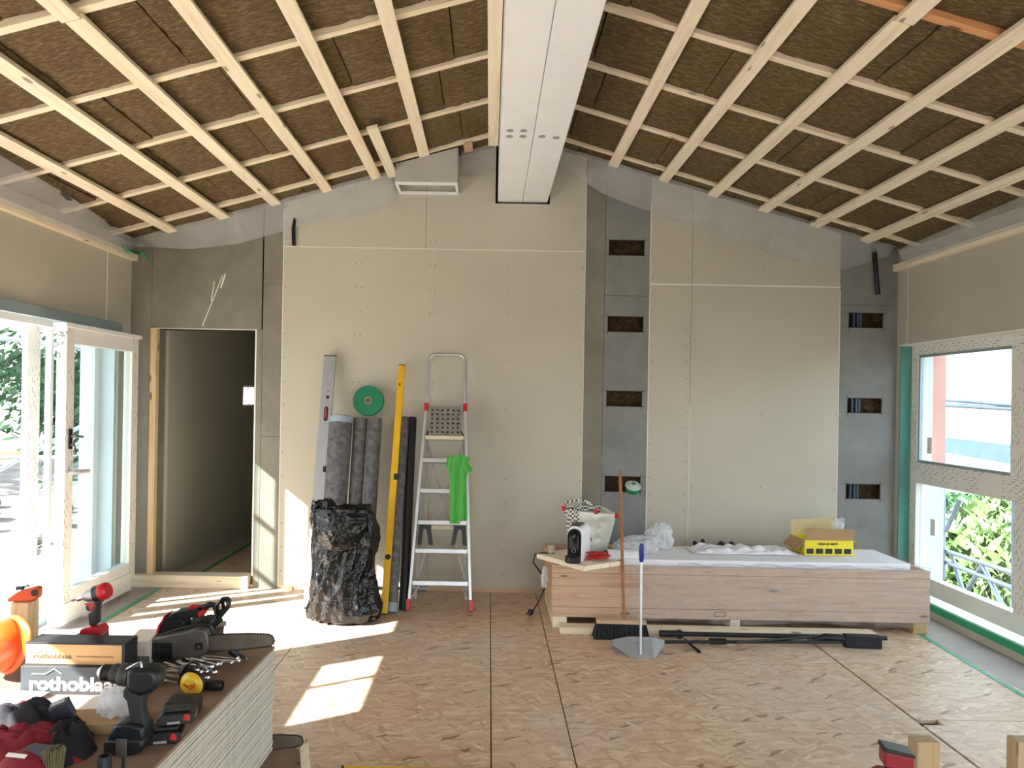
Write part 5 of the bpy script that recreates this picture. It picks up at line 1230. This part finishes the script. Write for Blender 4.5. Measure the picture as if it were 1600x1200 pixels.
# --- sockets at the front
P = at(163, 1213, Z=SZ); o = MB().lathe([(0, 0), (.0185, 0), (.0185, .056), (.017, .058), (.0125, .058), (.0125, .03), (0, .03)], 6 * 6).build('impact_socket', blackm, smooth=40, loc=P); tag(o, 'black impact socket standing in front of the drill', 'socket')
P = at(192, 1215, Z=SZ); o = T('socket_bit', 'bright socket bit standing upright beside the black impact socket', 'bit', P)
MB().lathe([(0, 0), (.011, 0), (.011, .018), (.009, .022), (.009, .03), (0, .03)], 24).build('bit_base', steel, o, smooth=40); MB().lathe([(0, .03), (.0055, .03), (.0055, .058), (.004, .062), (0, .062)], 6).build('bit_shank', blackm, o)
# --- papers
def sheet_paper(px, py, w_, h_, rz, z, lab, curl=0.0, m=paper):
    P = at(px, py, Z=SZ); s_ = rnd.uniform(0, 40)
    def f(u, v): return ((u - .5) * w_, (v - .5) * h_, .001 + curl * max(0, u - .55) ** 2 * 4 + .003 * abs(nz((u * 3, v * 3, s_), 1)))
    o = cloth_obj('paper_sheet', f, 18, 12, m, .0008); o.location = (P.x, P.y, SZ + z); o.rotation_euler = (0, 0, rz); return tag(o, lab, 'paper')
sheet_paper(60, 1108, .26, .15, .1, .002, 'white sheet lying below the grey carton, partly lifted at its right edge', .012)
sheet_paper(128, 1112, .20, .13, -.2, .009, 'white sheet between the lifted sheet and the clear bag')
sheet_paper(8, 1095, .24, .12, -.1, .012, 'white paper strip at the left end of the grey carton')
sheet_paper(100, 1122, .30, .21, .4, .016, 'large white sheet lying above the maroon cloth', .01)
sheet_paper(186, 1098, .14, .08, .1, .006, 'small printed leaflet under the chuck of the black drill', .01, mat('leaflet', rgb(206, 204, 184), .6, var=.15, vs=30))
o = MB().box((-.115, -.07, 0), (.09, .05, .034), None).build('cardboard_piece', card, bevel=.002); P = at(165, 1140, Z=SZ); o.location = P + Vector((-.02, .03, 0)); o.rotation_euler = (0, 0, math.radians(8)); tag(o, 'flat cardboard piece left of the drill battery', 'cardboard')
P2 = at(178, 1118, Z=SZ + .035); zb = zip((0,), (0,))
bagblob('clear_bag', (P2.x, P2.y + .02, SZ + .0345), (.055, .045, .055), 41, 'small clear plastic bag with red edge left of the black drill', amp=.28)
# --- heap of work clothes, pouch and brush at the lower left
def mound(name, px, py, rx, ry, h, m, seed, lab, rz=0, cat='clothes', fold=1.0):
    P = at(px, py, Z=SZ)
    def f(u, v):
        a = 2 * PI * u; r = v; k = 1 + .16 * nz((math.cos(a) * 2, math.sin(a) * 2, seed), 1.1)
        z = h * (1 - r ** 2.6) * (.8 + .5 * abs(nz((r * math.cos(a) * 2, r * math.sin(a) * 2, seed + 3), 1.3)) * fold) + .016 * fold * abs(nz((r * math.cos(a) * 5 + seed, r * math.sin(a) * 9, seed), 1.0)) * (1 - r ** 4)
        return (rx * k * r * math.cos(a), ry * k * r * math.sin(a), max(.0, z))
    o = MB().grid(f, 72, 26, cu=True).build(name, m, smooth=70, loc=(P.x, P.y, SZ + .001), rot=(0, 0, rz)); return tag(o, lab, cat)
mound('black_trousers', 36, 1150, .22, .085, .105, navy, 3, 'crumpled black work trousers behind the maroon jacket', 0)
mound('red_cloth', 52, 1128, .10, .05, .07, red_cloth, 9, 'bright red cloth in sunlight behind the black trousers')
mound('maroon_jacket', 40, 1186, .165, .085, .10, maroon, 14, 'crumpled maroon work jacket heaped at the near left of the stack', .1)
mound('black_pouch', 100, 1178, .085, .10, .085, navy, 22, 'dark tool pouch at the right end of the heaped clothes', cat='pouch')
P = at(92, 1160, Z=SZ); tbk = T('belt_buckle', 'grey-black belt buckle sticking up from the dark clothes', 'buckle', (P.x, P.y + .04, SZ + .055), rot=(math.radians(12), math.radians(-20), .3))
MB().box((-.028, -.018, 0), (.028, .018, .062)).build('buckle_body', mat('buckle_grey', rgb(60, 62, 76), .4), tbk, bevel=.004); MB().box((-.02, -.012, .062), (.02, .012, .066)).build('buckle_top', grey_pl, tbk, bevel=.002)
P = at(38, 1222, Z=SZ); rp_ = T('red_pouch', 'red zipped pouch with white label at the bottom left corner', 'pouch', (P.x, P.y, SZ), math.radians(-10))
o = MB().ell((0, 0, .035), (.07, .055, .05), 32, 16).build('pouch_body', maroon, rp_, smooth=60); 
MB().box((-.03, -.006, 0), (.03, .006, .003), tr(-.005, -.022, .082) @ rotm('X', 24)).build('pouch_label', paper, rp_, bevel=.001)
MB().box((-.02, .0, .05), (.075, .05, .088)).build('grey_flap', mat('flap_grey', rgb(66, 68, 80), .7), rp_, bevel=.012)
P = at(84, 1222, Z=SZ); bs_ = T('hand_brush', 'small hand brush with pale bristles standing beside the red pouch', 'brush', (P.x, P.y, SZ), 0)
k_ = MB()
for i in range(90):
    a = i * 2.4; r = .026 * math.sqrt(i / 90); x, y = r * math.cos(a), r * math.sin(a); k_.tube([(x * .75, y * .75, .012), (x * 1.1, y * 1.1, .092 + rnd.uniform(-.004, .003))], .0013, 4)
k_.build('bristles', mat('pale_bristle', rgb(120, 112, 78), .7, var=.3, vs=60), bs_); MB().lathe([(0, 0), (.024, 0), (.026, .02), (0, .022)], 24).build('brush_stock', blackp, bs_, smooth=40)

# ================================================================== NEAR FLOOR THINGS
o = slab_quad('plywood_offcut', [(-1.02, 2.75), (-.72, 2.78), (-.86, 3.30), (-1.02, 3.28)], .0, .03, stack_top, 'brown board offcut on the floor beside the stack', 'board')
o = slab_quad('timber_lath', [(-.675, 2.72), (-.635, 2.72), (-.81, 3.30), (-.85, 3.30)], .0, .045, spruce_y, 'pale timber lath lying beside the brown board offcut', 'lath')
lv = T('spirit_level', 'yellow spirit level lying on the floor at the bottom edge', 'spirit level', (-.60, 3.02, 0))
MB().box((.01, -.025, 0), (.76, .025, .056)).build('level_body', yellow_p, lv, bevel=.002)
for x in (0, .76): MB().box((x, -.026, 0), (x + .01, .026, .057)).build('end_cap', blackp, lv)
# low timber trestle with two upright posts, cordless tool on it
ts = T('timber_trestle', 'low timber trestle with two upright posts at the bottom right', 'trestle', (1.44, 2.40, 0))
for x in (.0, .335): MB().box((x, -.02, 0), (x + .077, .035, .508 + (.006 if x else 0))).build('post', wood('post_wood', rgb(184, 162, 128), rgb(152, 128, 94), 2) if 'post_wood' not in MATS else MATS['post_wood'], ts, bevel=.003)
MB().box((-.20, -.022 - .10, .36), (.46, -.022, .395)).build('shelf_board', MATS['post_wood'], ts, bevel=.002)
MB().box((-.05, -.022 - .06, .0), (.0, -.022, .36)).build('post', MATS['post_wood'], ts, bevel=.002)
MB().box((-.19, -.022 - .06, .0), (-.15, -.022, .36)).build('post', MATS['post_wood'], ts, bevel=.002)
rt = T('red_cordless_tool', 'red and black cordless tool with battery upwards, left of the trestle post', 'power tool', (1.335, 2.315, .396), math.radians(-12))
MB().prism([(-.085, .0), (.06, .0), (.075, .03), (.02, .048), (-.05, .052), (-.085, .03)], -.03, .03).build('tool_body', mat('dark_red_plastic', rgb(140, 24, 40), .35), rt, bevel=.008, smooth=50)
MB().prism([(-.035, .045), (.035, .045), (.03, .075), (-.02, .075)], -.02, .02).build('grip', blackp, rt, bevel=.006, smooth=50)
MB().prism([(-.045, .070), (.040, .062), (.042, .112), (-.045, .122)], -.032, .032).build('battery', MATS['dark_red_plastic'], rt, bevel=.006, smooth=50)
MB().prism([(-.048, .118), (.044, .108), (.044, .120), (-.046, .132)], -.034, .034).build('battery_cap', blackp, rt, bevel=.003, smooth=50)
MB().box((-.035, -.0315, .030), (-.005, -.0295, .044)).build('tool_label', paper, rt)

# ================================================================== OUTSIDE
def leaves(name, fn, n, size, m, lab, cat='plant', kind=None, parent=None, long=1.0):
    k = MB()
    for i in range(n):
        c = Vector(fn(i)); d = Vector((rnd.gauss(0, 1), rnd.gauss(0, 1), rnd.gauss(0, 1))).normalized(); e = d.orthogonal().normalized(); g = d.cross(e); s_ = size * rnd.uniform(.6, 1.3)
        k.add([c - e * s_ * long, c + g * s_ * .4, c + e * s_ * long, c - g * s_ * .4], [(0, 1, 2, 3)])
    o = k.build(name, m, parent)
    return tag(o, lab, cat, None, kind) if lab else o
gnd = MB().grid(lambda u, v: (XL - .36 - 22 * u, -14 + 44 * v, -.22 + .10 * nz((u * 22, v * 44, 2), 1.1) + .05 * nz((u * 60, v * 120, 2), 1)), 90, 120).build('ground_left', rub_m, smooth=60); struct(gnd)
struct(MB().box((XR + .36, -14, -2.6), (30, 34, -2.5)).build('ground_right', rub_m))
struct(MB().box((-4.8, -4, -.3), (XL - .33, 9, -.13)).build('terrace', out_wall))
rk = MB().ell((0, 0, 0), (.12, .1, .07), 9, 6)
for v in rk.v: v *= 1 + .35 * nz(v, 9)
rk0 = rk.build('rubble_stone', rub_m)
spots_ = [(-5.2, 6.9, 1), (-5.6, 7.6, 1.4), (-5.0, 7.9, .8), (-6.2, 8.3, 1.6), (-5.4, 8.6, 1), (-6.6, 9.4, 1.3), (-4.9, 8.8, .7), (-5.8, 9.8, 1.1), (-7.2, 10.2, 1.8), (-6.0, 7.0, 1.2), (-6.9, 8.0, 1.0), (-5.1, 9.6, 1.2), (-7.8, 11.2, 1.7), (-6.4, 10.8, 1.3)]
for i, (x, y, k_) in enumerate(spots_):
    o = rk0 if i == 0 else rk0.copy()
    if i: COL.objects.link(o)
    o.location = (x, y, -.14); o.scale = (k_, k_, k_); o.rotation_euler = (0, 0, i * 1.3); tag(o, 'pale stone lying in the sunlit rubble outside the left door', 'stone', 'rubble stones outside')
struct(MB().box((-5.2, 4.28, -.2), (-5.0, 6.3, 4.6)).build('sun_blocker_outside', out_wall))  # added unseen slab, keeps the sun off the doorway end of the back wall
struct(MB().box((-12.2, -6, -.3), (-12, 26, 1.55)).build('wall_outside_garden', out_wall))
leaves('shrub', lambda i: (-6.6 + rnd.gauss(0, .45), 11.2 + rnd.gauss(0, .5), 1.5 + rnd.gauss(0, .45)), 1500, .10, leafm, 'dark green shrub outside, seen through the glass of the sliding sash', 'shrub')
MB().cyl((-6.6, 11.2, -.3), (-6.6, 11.2, 1.6), .05, .03, 8).build('shrub_stem', pine_dk, bpy.data.objects['shrub'])
leaves('hedge', lambda i: (-13.0 + rnd.uniform(-.6, .6), rnd.uniform(9, 24), 2.1 + rnd.uniform(-.9, 1.0) + .3 * math.sin(i)), 5200, .13, leafm, 'dense green hedge behind the garden wall outside the left door', 'hedge')
o = MB().box((0, 0, 0), (1.6, .04, .09)).build('outside_board', card, loc=(-5.9, 6.9, .92), rot=(0, 0, 1.2)); o.location = at(4, 706, X=-5.6) - Vector((.6, .9, .12)); o['kind'] = 'structure'
MB2 = MB().prism([(-9.4, 3.2), (-7.0, 3.5), (-7.0, 3.56), (-9.4, 3.26)], 8, 16).build('awning', teal_b); tag(MB2, 'pale teal awning outside above the hedge, beyond the left door', 'awning')
# scaffolding, left
def scaffold(name, lab, segs, planks=(), m=scaf_m, r=.024):
    o = T(name, lab, 'scaffold', (0, 0, 0))
    for a, b in segs: MB().cyl(a, b, r, n=10).build('tube', m, o, smooth=50)
    for a, b in planks: MB().box(a, b).build('deck_board', scaf_b, o, bevel=.004)
    return o
lx = -4.4
scaffold('scaffolding', 'steel scaffolding standing outside the left sliding door', [((lx, y, -.15), (lx, y, 4.5)) for y in (2.0, 4.1, 7.35, 9.0)] + [((lx, 4.52, 2.55), (lx, 9.2, 2.55)), ((lx, 4.52, 2.10), (lx, 9.2, 2.10)), ((lx - 1.0, 7.35, -.15), (lx - 1, 7.35, 4.5)), ((lx - 1, 7.35, .6), (lx, 9.0, 1.6)), ((lx - 1, 7.35, .95), (lx, 7.35, .95)), ((lx, 7.35, .35), (lx - 1, 9.0, .1))])
# right side: scaffolding, trees, neighbour
P_ = lambda px, py, X: tuple(at(px, py, X=X))
sg = [(P_(1474, 560, 4.9), P_(1474, 905, 4.9)), (P_(1585, 520, 4.4), P_(1585, 1010, 4.4)), (P_(1455, 623, 5.1), P_(1600, 634, 4.9)), (P_(1455, 632, 5.1), P_(1600, 640, 4.9)), (P_(1452, 852, 5.1), P_(1610, 905, 4.4)), (P_(1452, 868, 5.1), P_(1610, 930, 4.4)), (P_(1452, 900, 5.0), P_(1612, 985, 4.3)), (P_(1452, 916, 5.0), P_(1612, 1002, 4.3)),
      (P_(1486, 864, 4.9), P_(1505, 925, 4.9)), (P_(1535, 882, 4.7), P_(1510, 925, 4.8)), (P_(1535, 882, 4.7), P_(1575, 965, 4.5)), (P_(1500, 780, 4.9), P_(1478, 830, 4.9))]
so = scaffold('scaffolding', 'steel scaffolding with rails and bracing outside the right window', sg, r=.022)
a, b = Vector(P_(1455, 690, 7.5)), Vector(P_(1640, 716, 6.2)); d = b - a
o = MB().box((0, -.02, -.14), (d.length, .02, .10)).build('deck_board', scaf_b, so, bevel=.004); o.location = a; o.rotation_euler = d.to_track_quat('X', 'Z').to_euler()
c0 = at(1530, 800, X=10)
def palm(i, c, r):
    a = rnd.uniform(0, 2 * PI); t = rnd.uniform(.05, 1); return (c[0] + r * t * math.cos(a), c[1] + r * t * math.sin(a), c[2] + r * (.6 * t - .9 * t * t) + rnd.uniform(-.12, .12))
for i, (px, py, X, r, m, lab) in enumerate(((1560, 850, 8.5, .9, leafm2, 'yellow-green palm beyond the lower right window panes'), (1512, 905, 8.0, .6, leafm2, 'low yellow-green palm behind the scaffolding, further down'), (1516, 790, 12, 1.3, leafm, 'darker green tree behind the palms outside the right window'), (1590, 800, 11, 1.1, leafm2, 'pale green tree at the outer right behind the palms'))):
    c = at(px, py, X=X); tr_ = T('garden_tree', lab, 'tree', (c.x, c.y, -2.5))
    leaves('crown', lambda i, c=c, r=r: tuple(Vector(palm(i, (0, 0, c.z + 2.5), r))), 700, .16 if m is leafm2 else .12, m, None, parent=tr_, long=1.8 if m is leafm2 else 1)
    MB().cyl((0, 0, 0), (0, 0, c.z + 2.5), .07, .05, 10).build('trunk', scaf_m if False else pine_dk, tr_)
